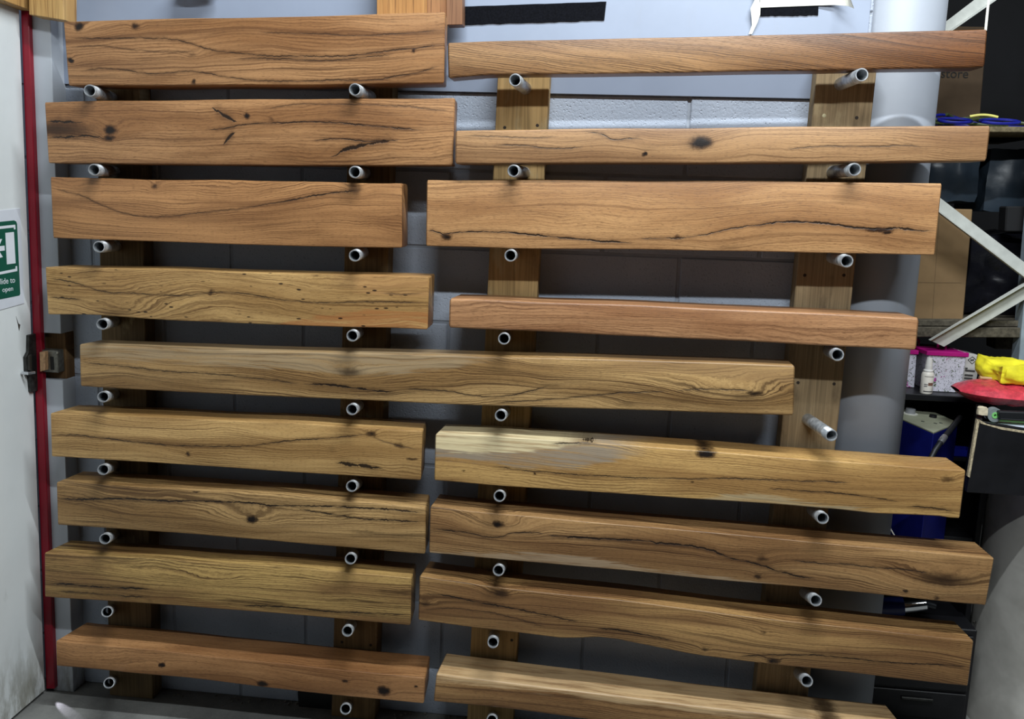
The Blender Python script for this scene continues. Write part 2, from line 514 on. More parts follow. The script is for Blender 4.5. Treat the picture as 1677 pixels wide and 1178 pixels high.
BEAMS = {}
def beam(key, top, bot, Yf, d, label, rnd=0.0035, ends=(0.0, 0.0), wane=0.0012, cham=0.0, group=None, name='oak_mantel', **wood):
    """top / bot: the front face's upper and lower edge in photo pixels, set on y=Yf; d: depth; ends: skew of the end cuts at the back"""
    T = [U(a, b, Yf) for a, b in top]
    B = [U(a, b, Yf) for a, b in bot]
    c0, c1 = (T[0] + B[0]) / 2, (T[-1] + B[-1]) / 2
    ang = math.atan2(c1.z - c0.z, c1.x - c0.x)
    ca, sa = math.cos(ang), math.sin(ang)
    L = (c1 - c0).length
    bm_mid = (B[0] + B[-1]) / 2
    org = Vector(((c0.x + c1.x) / 2, Yf + d / 2, 0))
    h_mid = ((T[0] - B[0]).length + (T[-1] - B[-1]).length) / 2
    mid = (c0 + c1) / 2
    # local frame: x along the beam, z up; z = 0 at the mean lower edge
    def loc(v):
        r = Vector((v.x - mid.x, 0, v.z - mid.z))
        return Vector((r.x * ca + r.z * sa, v.y - (Yf + d / 2), -r.x * sa + r.z * ca + h_mid / 2))
    def to_local(px, py):
        v = loc(U(px, py, Yf))
        return v.x, v.z
    Tl, Bl = [loc(v) for v in T], [loc(v) for v in B]
    n = 56
    rs = random.Random(hash(key) % 1000 if False else sum(ord(c) * 7 for c in key))
    off = rs.random() * 50
    bm = bmesh.new()
    rings = []
    ss = [0.0] + [min(1.0, max(0.0, (i / n))) for i in range(1, n)] + [1.0]
    er = rnd * 0.8
    st = [(0.0, er)] + [(0.0, 0.0)] + [(s, 0.0) for s in ss[1:-1]] + [(1.0, 0.0), (1.0, er)]
    for i, (s, inset) in enumerate(st):
        tp, bp = along(Tl, s), along(Bl, s)
        shift = 0.0
        if i == 1: shift = er
        if i == len(st) - 2: shift = -er
        wz = mnoise.noise(Vector((s * 5 + off, 0, 0))) * wane * 2
        wz2 = mnoise.noise(Vector((s * 5 + off, 9, 0))) * wane * 2
        zt, zb = tp.z + wz * (1 if 0.02 < s < 0.98 else 0), bp.z + wz2 * (1 if 0.02 < s < 0.98 else 0)
        yf, yb = -d / 2, d / 2
        def X(yy, zz):
            k = (zz - zb) / max(1e-6, zt - zb)
            e = ends[0] * (1 - s) + ends[1] * s if True else 0
            fr = (yy - yf) / (yb - yf)
            return bp.x * (1 - k) + tp.x * k + shift + (e * fr)
        r = rnd
        ring = []
        ch = max(cham, 0)
        corners = [(yf, zb, 1, 1, r), (yf, zt, 1, -1, r + ch), (yb, zt, -1, -1, r), (yb, zb, -1, 1, r)]
        # rounded rectangle, going round: front-bottom, front-top, back-top, back-bottom
        arcs = [(math.pi * 1.5, math.pi), (math.pi, math.pi * .5), (math.pi * .5, 0), (0, -math.pi * .5)]
        for (cy_, cz_, sy_, sz_, rr), (a0, a1) in zip(corners, arcs):
            oy, oz = cy_ + sy_ * rr, cz_ + sz_ * rr
            for k in range(4):
                a = a0 + (a1 - a0) * k / 3
                yy, zz = oy + rr * math.cos(a), oz + rr * math.sin(a)
                if inset:
                    yy *= (d / 2 - inset) / (d / 2)
                    zc = (zt + zb) / 2
                    zz = zc + (zz - zc) * ((zt - zb) / 2 - inset) / ((zt - zb) / 2)
                ring.append(bm.verts.new((X(yy, zz), yy, zz)))
        rings.append(ring)
    K = len(rings[0])
    for A, Bq in zip(rings, rings[1:]):
        for k in range(K):
            bm.faces.new((A[k], A[(k + 1) % K], Bq[(k + 1) % K], Bq[k]))
    bm.faces.new(rings[0]); bm.faces.new(rings[-1][::-1])
    mat = wood_mat('beam_wood', L, h_mid, to_local, **wood)
    # origin at the middle of the lower edge
    o = obj(name, bm, mat, label=label, cat='mantel beam', group=group, kind='thing')
    o.location = (mid.x + sa * h_mid / 2, Yf + d / 2, mid.z - ca * h_mid / 2)
    o.rotation_euler = (0, -ang, 0)
    for p in o.data.polygons:
        p.use_smooth = len(p.vertices) == 4
    try:
        o.data.set_sharp_from_angle(angle=math.radians(40))
    except Exception:
        pass
    BEAMS[key] = (T, B, Yf, d)
    return o

# ================================================================== THE SETTING
M_BLOCK = block_mat()
M_FLOOR = floor_mat()
M_PANEL = paint_mat('panel_paint', (148, 158, 177), 0.4, (140, 140, 140), 0.10, bump=0.05)
M_DOOR = paint_mat('door_paint', (226, 230, 230), 0.4, (120, 116, 100), 0.22, low=0.32, bump=0.08)
M_JAMB = paint_mat('jamb_paint', (186, 192, 200), 0.5, (118, 114, 106), 0.30, low=0.25)
M_COLUMN = paint_mat('column_paint', (154, 159, 168), 0.5, (146, 136, 120), 0.35)
M_RED = paint_mat('red_paint', (132, 16, 36), 0.28, (196, 150, 150), 0.22, bump=0.05)
M_DARKWALL = plain('dark_rear_wall', (16, 16, 19), 0.8, var=0.3, scale=3)

flo = obj('floor', ([(-4, -5.5, 0), (3.5, -5.5, 0), (3.5, 2.6, 0), (-4, 2.6, 0), (-4, -5.5, -.1), (3.5, -5.5, -.1), (3.5, 2.6, -.1), (-4, 2.6, -.1)],
                    [(0, 1, 2, 3), (7, 6, 5, 4), (0, 4, 5, 1), (1, 5, 6, 2), (2, 6, 7, 3), (3, 7, 4, 0)]), M_FLOOR, kind='structure')

# block wall, painted; each block a piece of its own with recessed joints
XL = -1.99
col_c = U(1476, 120, 0.12)
XR = 0.665
wb = obj('wall_back', box_bm(XL, XR, 0.0035, 0.2, 0.0, 3.2), plain('mortar', (146, 152, 162), 0.8, var=0.1, bump=0.3), kind='structure')
zj = U(690, 404, 0).z
xj = U(1113, 430, 0).x
bl_mesh = {}
COURSE, BLK = 0.225, 0.45
k0 = -int(zj / COURSE) - 1
for k in range(k0, 8):
    z1 = zj + COURSE * (k + 1) - 0.004
    z0 = zj + COURSE * k + 0.004
    z0 = max(z0, 0.0)
    if z1 < 0.02 or z0 > 2.45: continue
    ofs = xj + (0 if k % 2 else BLK / 2)          # course below the 404 line is k = -1
    i0 = math.floor((XL - ofs) / BLK) - 1
    for i in range(i0, i0 + 9):
        a, b = ofs + BLK * i + 0.004, ofs + BLK * (i + 1) - 0.004
        a, b = max(a, XL), min(b, XR)
        if b - a < 0.02: continue
        key = (round(b - a, 3), round(z1 - z0, 3))
        if key not in bl_mesh:
            bb = box_bm(-key[0] / 2, key[0] / 2, 0, 0.03, 0, key[1], 0.003, 1)
            me = bpy.data.meshes.new('block'); bmesh.ops.recalc_face_normals(bb, faces=bb.faces); bb.to_mesh(me); bb.free()
            me.materials.append(M_BLOCK)
            bl_mesh[key] = me
        o = bpy.data.objects.new('block', bl_mesh[key])
        COL.objects.link(o)
        o.parent = wb
        o.location = ((a + b) / 2, -0.0005 + 0.0012 * ((i * 7 + k * 3) % 3 - 1), z0)

# white board panel on the upper wall
pz = U(1000, 155.5, -0.008).z
px1 = U(1424, 30, -0.008).x
pan = obj('wall_panel', box_bm(XL + 0.16, px1, -0.008, -0.0025, pz, 2.75, 0.001, 1), M_PANEL,
          label='white painted board panel across the top of the block wall', cat='panel')

# round column at the wall's end
r_col = 0.125
ccx = U(1531, 200, 0.10).x - r_col
colm = obj('wall_column', lathe_bm([(r_col, 0), (r_col, 3.2)], 48), M_COLUMN, loc=(ccx, 0.115, 0), smooth=False, kind='structure')
for p in colm.data.polygons:
    p.use_smooth = len(p.vertices) == 4

# jamb (white), red painted stop, sliding door
YJ = -0.068
jamb_pts = [(45, -60), (80, -60), (83, 85), (86, 165), (95, 400), (99, 545), (103, 650), (107, 765), (111, 870), (116, 985), (120.5, 1139), (90, 1136), (66, 520), (45, 0)]
jamb_pts = [(43, -60), (79, -60), (120.5, 1139.5), (88, 1136)]
jf = [U(a, b, YJ) for a, b in jamb_pts]
for v in jf:
    if v.z < 0.08: v.z = 0.0
lock_z0, lock_z1 = U(85, 622, YJ).z, U(85, 546, YJ).z
jamb = empty('trim_1', (jf[3].x, YJ, 0), kind='structure')
def jx(z, side):     # jamb edge x at height z
    a, b = (jf[0], jf[3]) if side == 0 else (jf[1], jf[2])
    return b.x + (a.x - b.x) * (z - b.z) / (a.z - b.z)
def jamb_piece(name, z0, z1, y0, mat, x0=None, x1=None):
    fr = [Vector((jx(z0, 0) if x0 is None else x0, y0, z0)), Vector((jx(z0, 1) if x1 is None else x1, y0, z0)),
          Vector((jx(z1, 1) if x1 is None else x1, y0, z1)), Vector((jx(z1, 0) if x0 is None else x0, y0, z1))]
    bm = prism(fr, [Vector((v.x, 0.0, v.z)) for v in fr], 0.0015)
    for v in bm.verts: v.co -= jamb.location
    return obj(name, bm, mat, jamb)
jamb_piece('post', 0.0, lock_z0, YJ, M_JAMB)
jamb_piece('post', lock_z1, jf[0].z, YJ, M_JAMB)
M_RAW = post_mat(4.0, (104, 78, 50))
rec = jamb_piece('keeper_recess', lock_z0, lock_z1, YJ + 0.022, M_RAW)
rec['label'] = 'bare brown wood cut out for the lock keeper'
M_OLDSTEEL = plain('old_steel', (112, 110, 102), 0.45, 0.75, 0.3, 60, 0.2)
M_BLACKSTEEL = plain('black_steel', (52, 52, 50), 0.5, 0.5, 0.4, 60, 0.2)
ka, kb = U(73, 571, YJ + 0.01), U(103, 609, YJ + 0.01)
bm = box_bm(ka.x, kb.x, YJ - 0.012, YJ + 0.021, kb.z, ka.z, 0.003, 2)
for v in bm.verts: v.co -= jamb.location
kp = obj('keeper_plate', bm, M_OLDSTEEL, jamb)
ma, mb_ = U(82, 584, YJ - 0.012), U(89, 606, YJ - 0.012)
bm = box_bm(ma.x, mb_.x, YJ - 0.0135, YJ - 0.0115, mb_.z, ma.z, 0.0005, 1)
for v in bm.verts: v.co -= jamb.location
obj('bolt_slot', bm, plain('slot_black', (16, 15, 14), 0.7), kp)
for sx, sy in ((80, 576), (94, 578)):
    c = U(sx, sy, YJ - 0.012)
    bm = lathe_bm([(0.0, -0.002), (0.003, -0.0018), (0.0045, 0.001)], 10, 'y')
    obj('screw', bm, plain('screw_steel', (150, 146, 136), 0.4, 0.8), kp, loc=Vector((c.x, YJ - 0.0125, c.z)) - jamb.location)
bm = px_slab([(64.5, 577), (73, 576), (73.5, 607), (65.5, 609)], YJ - 0.03, YJ - 0.002, 0.001)
for v in bm.verts: v.co -= jamb.location
obj('wood_packer', bm, plain('packer_wood', (176, 140, 104), 0.7, var=0.25, scale=90), jamb)

red_l = [(30.5, -60), (33, 0), (54, 520), (75.5, 1131)]
YR = -0.085
def red_piece(y0, y1):
    a = [(30.6 + 44.9 * (y0 + 60) / 1191, y0), (43 + 46.5 * (y0 + 60) / 1191, y0), (43 + 46.5 * (y1 + 60) / 1191, y1), (30.6 + 44.9 * (y1 + 60) / 1191, y1)]
    return a
red = obj('trim_2', px_slab(red_piece(-60, 1129), YR, YR + 0.02, 0.002), M_RED, kind='structure')

# sliding door: hangs in the plane that leaves the red stop towards the camera
da, db = U(30.6 - 2, -60, YR - 0.006), U(75.5 - 1.5, 1134, YR - 0.006)
db.z = 0.012
def dx_at(z): return db.x + (da.x - db.x) * (z - db.z) / (da.z - db.z)
def D(px, py, off=0.0):                 # photo pixel on the door's face
    d = ray(px, py)
    nrm = Vector((da.z - db.z, 0, -(da.x - db.x))).normalized()
    t = (db - CAM).dot(nrm) / d.dot(nrm)
    return CAM + d * t + nrm * off
DN = Vector((da.z - db.z, 0, -(da.x - db.x))).normalized()      # door normal, into the room
if DN.x < 0: DN = -DN
door = empty('door_1', (db.x, YR - 0.6, 0), kind='structure')
fr = [Vector((db.x, YR - 0.006, 0.012)), Vector((da.x, YR - 0.006, da.z)), Vector((da.x, -1.5, da.z)), Vector((db.x, -1.5, 0.012))]
bm = prism(fr, [v - DN * 0.045 for v in fr], 0.002)
for v in bm.verts: v.co -= door.location
obj('door_leaf', bm, M_DOOR, door)
def on_door(poly, t, name, mat, parent, off=0.0, bev=0.0):
    P = [D(a, b, off) for a, b in poly]
    bm = prism([p + DN * t for p in P], P, bev)
    for v in bm.verts: v.co -= door.location
    return obj(name, bm, mat, parent)
lk = on_door([(42.5, 549), (54, 546), (55.5, 576), (58, 600), (57, 640), (46, 642), (44, 618), (38.5, 612), (37.5, 585), (42, 576)], 0.010, 'door_lock', M_BLACKSTEEL, door, bev=0.001)
on_door([(47, 583), (51.5, 582), (53, 604), (49, 606)], 0.003, 'latch_slot', plain('slot_black', (16, 15, 14), 0.7), lk, 0.011)
on_door([(40, 583), (44, 580), (44, 608), (40, 606)], 0.006, 'lock_case', plain('lock_grey', (70, 68, 64), 0.5, 0.6), lk, 0.0101)
P = D(34, 611, 0.004)
bm = tube_bm([P, P + DN * 0.02, P + DN * 0.028 + Vector((0, 0.02, 0))], [0.005, 0.005, 0.004], 8)
for v in bm.verts: v.co -= door.location
obj('snib', bm, plain('bright_steel', (214, 216, 220), 0.25, 0.9), door)
on_door([(26, 518), (30, 530), (33, 532), (31, 542), (29, 531)], 0.0008, 'paint_chip', plain('chip_dark', (70, 64, 58), 0.8), door)

# left side wall behind the door
obj('wall_left', box_bm(XL - 0.35, XL - 0.2, -5.5, 0.2, 0.0, 3.2), M_JAMB, kind='structure')
obj('wall_rear', box_bm(XR + 0.1, 3.5, 2.3, 2.4, 0.0, 3.2), M_DARKWALL, kind='structure')

# wall posts (upright boards) carrying the pipe pegs
POSTS = [
    ('rough sawn upright board beside the white door jamb', (156, 100), (228.5, 100), (179.5, 1141), (250, 1141)),
    ('rough sawn upright board behind the right ends of the shorter beams', (573.5, 90), (645, 90), (542.5, 1178), (614, 1178)),
    ('pale upright board behind the left ends of the longer beams', (816.5, 95), (902, 95), (765, 1178), (840, 1178)),
    ('stained upright board in front of the round column', (1340, 95), (1438, 95), (1233, 1178), (1319, 1178)),
]
YP = -0.066
post_objs = []
for i, (lab, tl, tr, bl_, br) in enumerate(POSTS):
    q = [U(*tl, YP), U(*tr, YP), U(*br, YP), U(*bl_, YP)]
    def down(a, b, z=0.0):
        k = (z - b.z) / (a.z - b.z)
        return Vector((b.x + (a.x - b.x) * k, YP, z))
    q[2], q[3] = down(q[1], q[2]), down(q[0], q[3])
    c = Vector(((q[2].x + q[3].x) / 2, YP, 0))
    e = empty('peg_post', c, lab, 'post', 'upright boards holding the pipe pegs')
    bm = prism([v - c for v in q], [Vector((v.x, -0.003, v.z)) - c for v in q], 0.002)
    obj('board', bm, post_mat(i * 1.7 + 1, [(118, 98, 70), (130, 104, 70), (178, 146, 98), (158, 136, 104)][i]), e)
    post_objs.append(e)
def post_screw(i, px, py, bright):
    c = U(px, py, YP)
    bm = lathe_bm([(0.0, -0.0012), (0.0052, -0.001), (0.0058, 0.0005)] if bright else [(0.0, -0.0006), (0.0045, -0.0005), (0.005, 0.0005)], 10, 'y')
    obj('screw', bm, plain('screw_zinc', (196, 186, 150), 0.4, 0.7) if bright else plain('screw_dark', (44, 34, 26), 0.7), post_objs[i], loc=c - post_objs[i].location)
for a in ((2, 826.5, 209, 0), (2, 880, 205.5, 0), (3, 1349.5, 189.5, 1), (3, 1403, 193, 0), (3, 1307, 627, 0), (3, 1366, 629, 0), (1, 560, 1052, 0), (1, 607, 1057, 0), (2, 838, 1049, 0), (3, 1318, 451, 0), (3, 1382, 451, 0)):
    post_screw(*a)

# ================================================================== THE BEAMS
YB = -0.210
LITE = (206, 156, 98)
G1, G2 = 'shorter beams in the left column', 'longer beams in the right column'
TAN = dict(lite=(190, 142, 96), mid=(164, 115, 72), dark=(92, 55, 31))
YEL = dict(lite=(212, 172, 112), mid=(186, 144, 88), dark=(106, 70, 36))
OLV = dict(lite=(198, 160, 106), mid=(164, 126, 78), dark=(84, 56, 32))
BRN = dict(lite=(182, 142, 94), mid=(148, 108, 68), dark=(76, 48, 28))
RED = dict(lite=(188, 139, 92), mid=(154, 107, 66), dark=(90, 54, 32))

beam('1L', [(103.5, 35), (300, 30), (500, 27), (729, 19.5)], [(112, 140), (300, 139.5), (500, 139), (727, 136)], YB, 0.10,
     'wide honey oak beam with fine wavy shakes, topmost of the shorter left column', group=G1, ends=(0.004, -0.012),
     seed=1.3, freq=120, streak=0.35, contrast=0.85, warp=0.016, fleck=0.0, **TAN,
     knots=[(130, 43, 7, 6, .012, .9), (222, 43, 6, 5, .01, .7), (116.5, 99, 5, 4, .012, 1.0), (315, 90, 8, 5, .01, .35), (679, 83, 3, 3, .004, .7), (318, 134, 3, 4, 0, .7)],
     cracks=[([(108, 62), (160, 63), (240, 62), (295, 66), (340, 80), (400, 88), (500, 92), (560, 91), (640, 84), (727, 72)], 1.4),
             ([(130, 118), (165, 112), (250, 121), (320, 117), (380, 127), (480, 133), (560, 131), (640, 127), (727, 106)], 1.3),
             ([(380, 97), (450, 95), (520, 99), (580, 95), (650, 90)], 1.2), ([(420, 52), (520, 56), (600, 57), (725, 50)], 0.9), ([(110, 78), (170, 76), (220, 82), (330, 84)], 0.8)])
beam('2L', [(72.5, 167.5), (300, 163.5), (500, 162.5), (745, 160.5)], [(79, 267), (300, 269.5), (500, 271), (741, 271)], YB - 0.006, 0.11,
     'wide oak beam with a dark gouge near its right end and black knots at left', group=G1, ends=(0.004, -0.012),
     seed=2.1, freq=115, streak=0.3, contrast=0.8, warp=0.018, fleck=0.12, **TAN,
     knots=[(181, 213, 10, 7, .02, 1.0), (180, 226, 9, 4, .01, .8), (92, 212, 62, 12, 0, .62), (404, 190, 4, 5, .006, .9), (446, 196, 6, 4, .008, .4), (120, 172, 30, 4, .004, 0), (560, 262, 60, 14, .01, 0)],
     bands=[([(73, 197), (150, 200), (200, 210)], 'below', (112, 70, 46), 4, (60, 150), .0)],
     cracks=[([(75, 198), (110, 199), (140, 201)], 3.0), ([(75, 224), (120, 224), (150, 223), (180, 230)], 2.6), ([(345, 175), (352, 179), (370, 190), (390, 200)], 6.5),
             ([(364, 238), (372, 228), (386, 214)], 6.0), ([(335, 211), (370, 210), (395, 204), (450, 202), (500, 200), (570, 202), (640, 208), (690, 215)], 1.6),
             ([(538, 258), (550, 253), (565, 245), (590, 239), (615, 234), (640, 230), (655, 229)], 5.0), ([(505, 231), (560, 228), (600, 231), (655, 228)], 1.6), ([(430, 180), (500, 170), (600, 172), (740, 182)], .9)])
beam('3L', [(82, 290), (250, 294), (500, 297.5), (658, 300.5)], [(86.5, 390), (250, 395.5), (500, 404), (658, 406)], YB, 0.10,
     'wide oak beam with swirling cathedral grain, third down in the left column', group=G1, ends=(0.004, -0.006),
     seed=3.6, freq=150, streak=0.18, contrast=0.8, warp=0.022, **dict(TAN, lite=(194, 142, 92)),
     knots=[(255, 306, 5, 4, .012, .6), (240, 333, 70, 20, .03, .12), (540, 330, 60, 22, -.03, 0), (582, 311, 12, 9, .02, .45), (420, 322, 60, 12, .02, 0), (640, 372, 40, 20, .02, 0)],  # knot under the right-hand peg also carries that peg's shadow as dark colour
     cracks=[([(450, 332), (480, 327), (500, 323), (530, 319), (560, 315), (590, 312)], 1.8), ([(84, 311), (130, 320), (165, 335), (200, 348), (245, 355), (330, 349), (420, 337), (500, 324)], 1.0)])
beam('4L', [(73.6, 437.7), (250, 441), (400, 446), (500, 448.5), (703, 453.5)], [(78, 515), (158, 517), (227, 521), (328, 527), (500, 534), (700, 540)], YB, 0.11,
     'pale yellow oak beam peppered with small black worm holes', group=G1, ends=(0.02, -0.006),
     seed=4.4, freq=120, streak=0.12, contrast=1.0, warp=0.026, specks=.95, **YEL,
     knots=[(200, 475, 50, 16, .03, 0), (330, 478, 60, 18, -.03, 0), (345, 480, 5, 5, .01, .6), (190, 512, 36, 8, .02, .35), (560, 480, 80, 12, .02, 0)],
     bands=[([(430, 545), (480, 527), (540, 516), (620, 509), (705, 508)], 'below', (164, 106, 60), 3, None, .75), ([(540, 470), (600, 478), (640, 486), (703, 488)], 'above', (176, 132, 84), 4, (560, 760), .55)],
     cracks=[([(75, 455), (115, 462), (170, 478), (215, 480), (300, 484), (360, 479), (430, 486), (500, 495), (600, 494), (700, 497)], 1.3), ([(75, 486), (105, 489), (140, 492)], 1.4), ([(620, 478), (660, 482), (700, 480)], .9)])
beam('5', [(129, 564), (400, 574.5), (650, 580), (900, 586), (1150, 593), (1302, 599)], [(131, 633), (300, 643), (500, 652), (700, 661), (900, 668), (1100, 674), (1300, 681)], YB, 0.10,
     'longest beam, dark figured oak with a weathered grey upper side, spanning both columns', ends=(0.018, 0.0), rnd=0.005,
     seed=5.2, freq=135, streak=0.6, contrast=1.15, warp=0.024, **OLV,
     knots=[(572, 610, 24, 8, .015, .5), (1218, 650, 34, 11, .035, .35), (1235, 645, 14, 4, 0, .7), (1130, 648, 60, 9, .03, .2), (960, 650, 70, 14, -.035, .1), (905, 632, 26, 7, .02, .3), (230, 615, 90, 20, -.03, 0), (1025, 662, 16, 5, .01, .3)],
     bands=[([(129, 582), (250, 592), (420, 602), (600, 612), (700, 606), (800, 592), (900, 592), (1100, 602), (1200, 615), (1300, 622)], 'above', (158, 138, 108), 5, (90, 760), .7),
            ([(700, 590), (900, 600), (1100, 612), (1200, 622), (1302, 625)], 'above', (140, 108, 72), 4, (1000, 1400), .6)],
     cracks=[([(131, 594), (200, 600), (250, 606), (330, 611), (400, 617), (495, 630)], 1.4), ([(495, 629), (520, 629.5), (545, 631), (590, 637), (620, 641), (650, 644)], 3.2), ([(660, 637), (720, 640), (800, 650), (870, 640), (905, 630)], 1.4), ([(1100, 640), (1180, 638), (1240, 641)], 1.4), ([(800, 660), (900, 655), (1000, 645), (1100, 640)], 1.2)])
beam('6L', [(82, 677), (250, 683), (500, 694.6), (692, 706.5)], [(84, 748), (250, 758), (500, 775), (689, 787)], YB, 0.12,
     'golden oak beam with a long hairline crack and a dark scar low at right', group=G1, ends=(0.018, -0.014),
     seed=6.7, freq=125, streak=0.15, contrast=0.85, warp=0.022, **YEL,
     knots=[(200, 700, 36, 14, .025, 0), (608, 711, 9, 4, .012, .7), (653, 730, 9, 5, .014, .55), (309, 744, 4, 3.5, .01, .7), (675, 752, 8, 2.5, 0, .6), (380, 725, 50, 10, -.02, 0), (500, 715, 50, 10, .022, 0), (543, 737, 7, 10, .006, .25)],
     cracks=[([(84, 712), (120, 713), (170, 718), (240, 726), (320, 731), (400, 731), (450, 725), (500, 720), (560, 716), (605, 711)], 1.5), ([(543, 757), (560, 759), (590, 763), (615, 767), (633, 769)], 5.5), ([(600, 712), (640, 727), (690, 738)], .9)])
beam('7L', [(92, 790), (300, 801), (500, 814), (697, 832)], [(94, 860), (300, 874), (500, 891), (696, 908)], YB, 0.12,
     'oak beam with one round black knot and a long black crack above it', group=G1, ends=(0.014, -0.012),
     seed=7.9, freq=120, streak=0.6, contrast=1.0, warp=0.022, **OLV,
     knots=[(412, 851, 9, 6, .0, 1.0), (412, 851, 24, 9, .03, .2), (230, 845, 40, 11, .03, 0), (105, 835, 24, 16, .02, .15), (320, 806, 6, 2, 0, .6), (560, 860, 70, 10, .015, 0), (600, 872, 40, 4, 0, .35)],
     cracks=[([(94, 817), (130, 818), (180, 817), (260, 820), (350, 822), (410, 824), (450, 828), (520, 829), (600, 833), (695, 841)], 2.6), ([(480, 832), (540, 842), (600, 850), (695, 855)], 2.0)])
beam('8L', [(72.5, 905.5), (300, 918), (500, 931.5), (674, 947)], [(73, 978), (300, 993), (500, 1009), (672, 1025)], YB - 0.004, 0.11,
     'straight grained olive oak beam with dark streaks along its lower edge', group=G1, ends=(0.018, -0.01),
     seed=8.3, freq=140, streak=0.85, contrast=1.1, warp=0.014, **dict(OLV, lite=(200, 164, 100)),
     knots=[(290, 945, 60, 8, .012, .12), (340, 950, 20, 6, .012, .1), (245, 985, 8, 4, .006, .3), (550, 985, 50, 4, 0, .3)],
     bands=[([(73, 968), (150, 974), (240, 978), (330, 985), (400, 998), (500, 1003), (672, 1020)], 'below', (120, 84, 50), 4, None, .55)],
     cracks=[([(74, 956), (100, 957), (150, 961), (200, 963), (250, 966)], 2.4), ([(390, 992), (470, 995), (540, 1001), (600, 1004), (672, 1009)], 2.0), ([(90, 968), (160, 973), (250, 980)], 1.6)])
beam('9L', [(91, 1050), (300, 1070), (500, 1092), (696, 1111)], [(92, 1091), (300, 1110), (500, 1134.5), (694, 1153)], YB, 0.135,
     'reddish oak beam with scattered small dark knots, lowest of the left column', group=G1, ends=(0.022, -0.012),
     seed=9.1, freq=150, streak=0.12, contrast=0.7, warp=0.02, **RED,
     knots=[(265, 1090, 4, 3.5, .01, 1.0), (334, 1115, 4, 2.5, .006, .9), (430, 1120, 8, 4.5, .012, .95), (566, 1116, 6, 3.5, .008, .7), (628, 1132, 9, 7, .016, 1.0), (681, 1125, 2.5, 2, 0, .8), (180, 1090, 70, 12, .03, 0), (250, 1055, 40, 3, 0, .3)])

beam('1R', [(733, 70), (800, 67.7), (1100, 61), (1300, 56), (1618, 47.8)], [(734, 128), (800, 122.5), (1100, 119), (1300, 115.4), (1613, 110)], YB, 0.075,
     'slim brown beam with slanting grain that turns red at its right end, topmost right', group=G2, ends=(0.0, -0.006), rnd=0.005, name='hardwood_mantel',
     seed=11.4, freq=170, streak=0.35, contrast=1.1, warp=0.012, slope=0.15, gloss=.38, **dict(lite=(182, 140, 96), mid=(144, 103, 67), dark=(74, 47, 30)),
     xgrad=((178, 152, 136), 1000, 1620, 1.0))
beam('2R', [(746, 214), (1000, 210.5), (1300, 208), (1623, 206)], [(745, 268.5), (1000, 267.5), (1300, 267), (1616, 264)], YB - 0.028, 0.10,
     'slim greyish oak beam with one large black knot in the middle', group=G2, ends=(0.0, -0.006), rnd=0.005,
     seed=12.8, freq=150, streak=0.2, contrast=0.75, warp=0.02, **dict(lite=(188, 146, 102), mid=(160, 118, 80), dark=(98, 64, 40)),
     knots=[(1147, 234, 14, 8, .0, 1.0), (1147, 235, 30, 16, .03, .3), (1055, 252, 3, 3, .004, .9), (1060, 244, 26, 8, .015, .25), (1240, 240, 70, 12, -.025, 0), (1330, 250, 50, 10, .015, 0), (1560, 240, 30, 12, .012, .05)],
     cracks=[([(950, 215), (985, 219), (1008, 228), (1030, 226), (1050, 227), (1072, 236), (1062, 246)], 1.6), ([(800, 240), (850, 238), (910, 243), (960, 240)], 1.2), ([(1280, 246), (1350, 240), (1420, 240), (1480, 239), (1520, 242)], 1.0), ([(750, 222), (850, 226), (920, 224)], .8)])
beam('3R', [(699, 295), (1000, 296), (1300, 297.5), (1543, 300.5)], [(697.5, 403), (800, 406), (1050, 409), (1300, 413.5), (1531, 418)], YB, 0.11,
     'tall honey oak beam split by a long black crack, third down on the right', group=G2, ends=(0.0, -0.006),
     seed=13.5, freq=165, streak=0.08, contrast=0.6, warp=0.02, fleck=.16, **dict(lite=(202, 154, 104), mid=(180, 130, 84), dark=(108, 68, 40)),
     knots=[(1440, 376, 16, 3.2, .008, 1.0), (1452, 381, 6, 3, 0, .9), (731, 388, 7, 5, .012, .8), (1110, 389, 5, 4, .01, .5), (1260, 345, 30, 25, -.015, 0), (950, 372, 80, 12, .02, 0), (1195, 405, 24, 6, .012, .3), (1500, 330, 40, 20, .01, 0)],
     cracks=[([(698, 378), (715, 380), (732, 389)], 1.8), ([(718, 384), (750, 380), (800, 379), (870, 384), (935, 391), (1000, 396), (1040, 399)], 2.0),
             ([(1040, 391), (1075, 391), (1110, 390), (1150, 385), (1200, 374), (1240, 369), (1275, 366)], 1.5), ([(1228, 372), (1245, 368), (1310, 364), (1360, 367), (1400, 372), (1440, 374), (1470, 372), (1500, 377), (1537, 379)], 2.8)])
beam('4R', [(736, 489), (800, 491), (1000, 498), (1300, 511), (1506, 521)], [(734.5, 537), (800, 540), (1050, 551.5), (1300, 563.5), (1501, 574)], YB - 0.004, 0.13,
     'slim reddish beam with smooth swirling grain, just below the tall cracked honey beam', group=G2, ends=(0.008, -0.016), rnd=0.006, name='hardwood_mantel',
     seed=14.2, freq=110, streak=0.1, contrast=0.75, warp=0.022, gloss=.36, **dict(lite=(192, 144, 102), mid=(168, 118, 80), dark=(98, 60, 38)),
     knots=[(870, 515, 60, 12, .02, 0), (1000, 530, 80, 12, -.02, 0), (1210, 543, 14, 4, .006, .25), (1380, 560, 70, 8, .02, 0)])
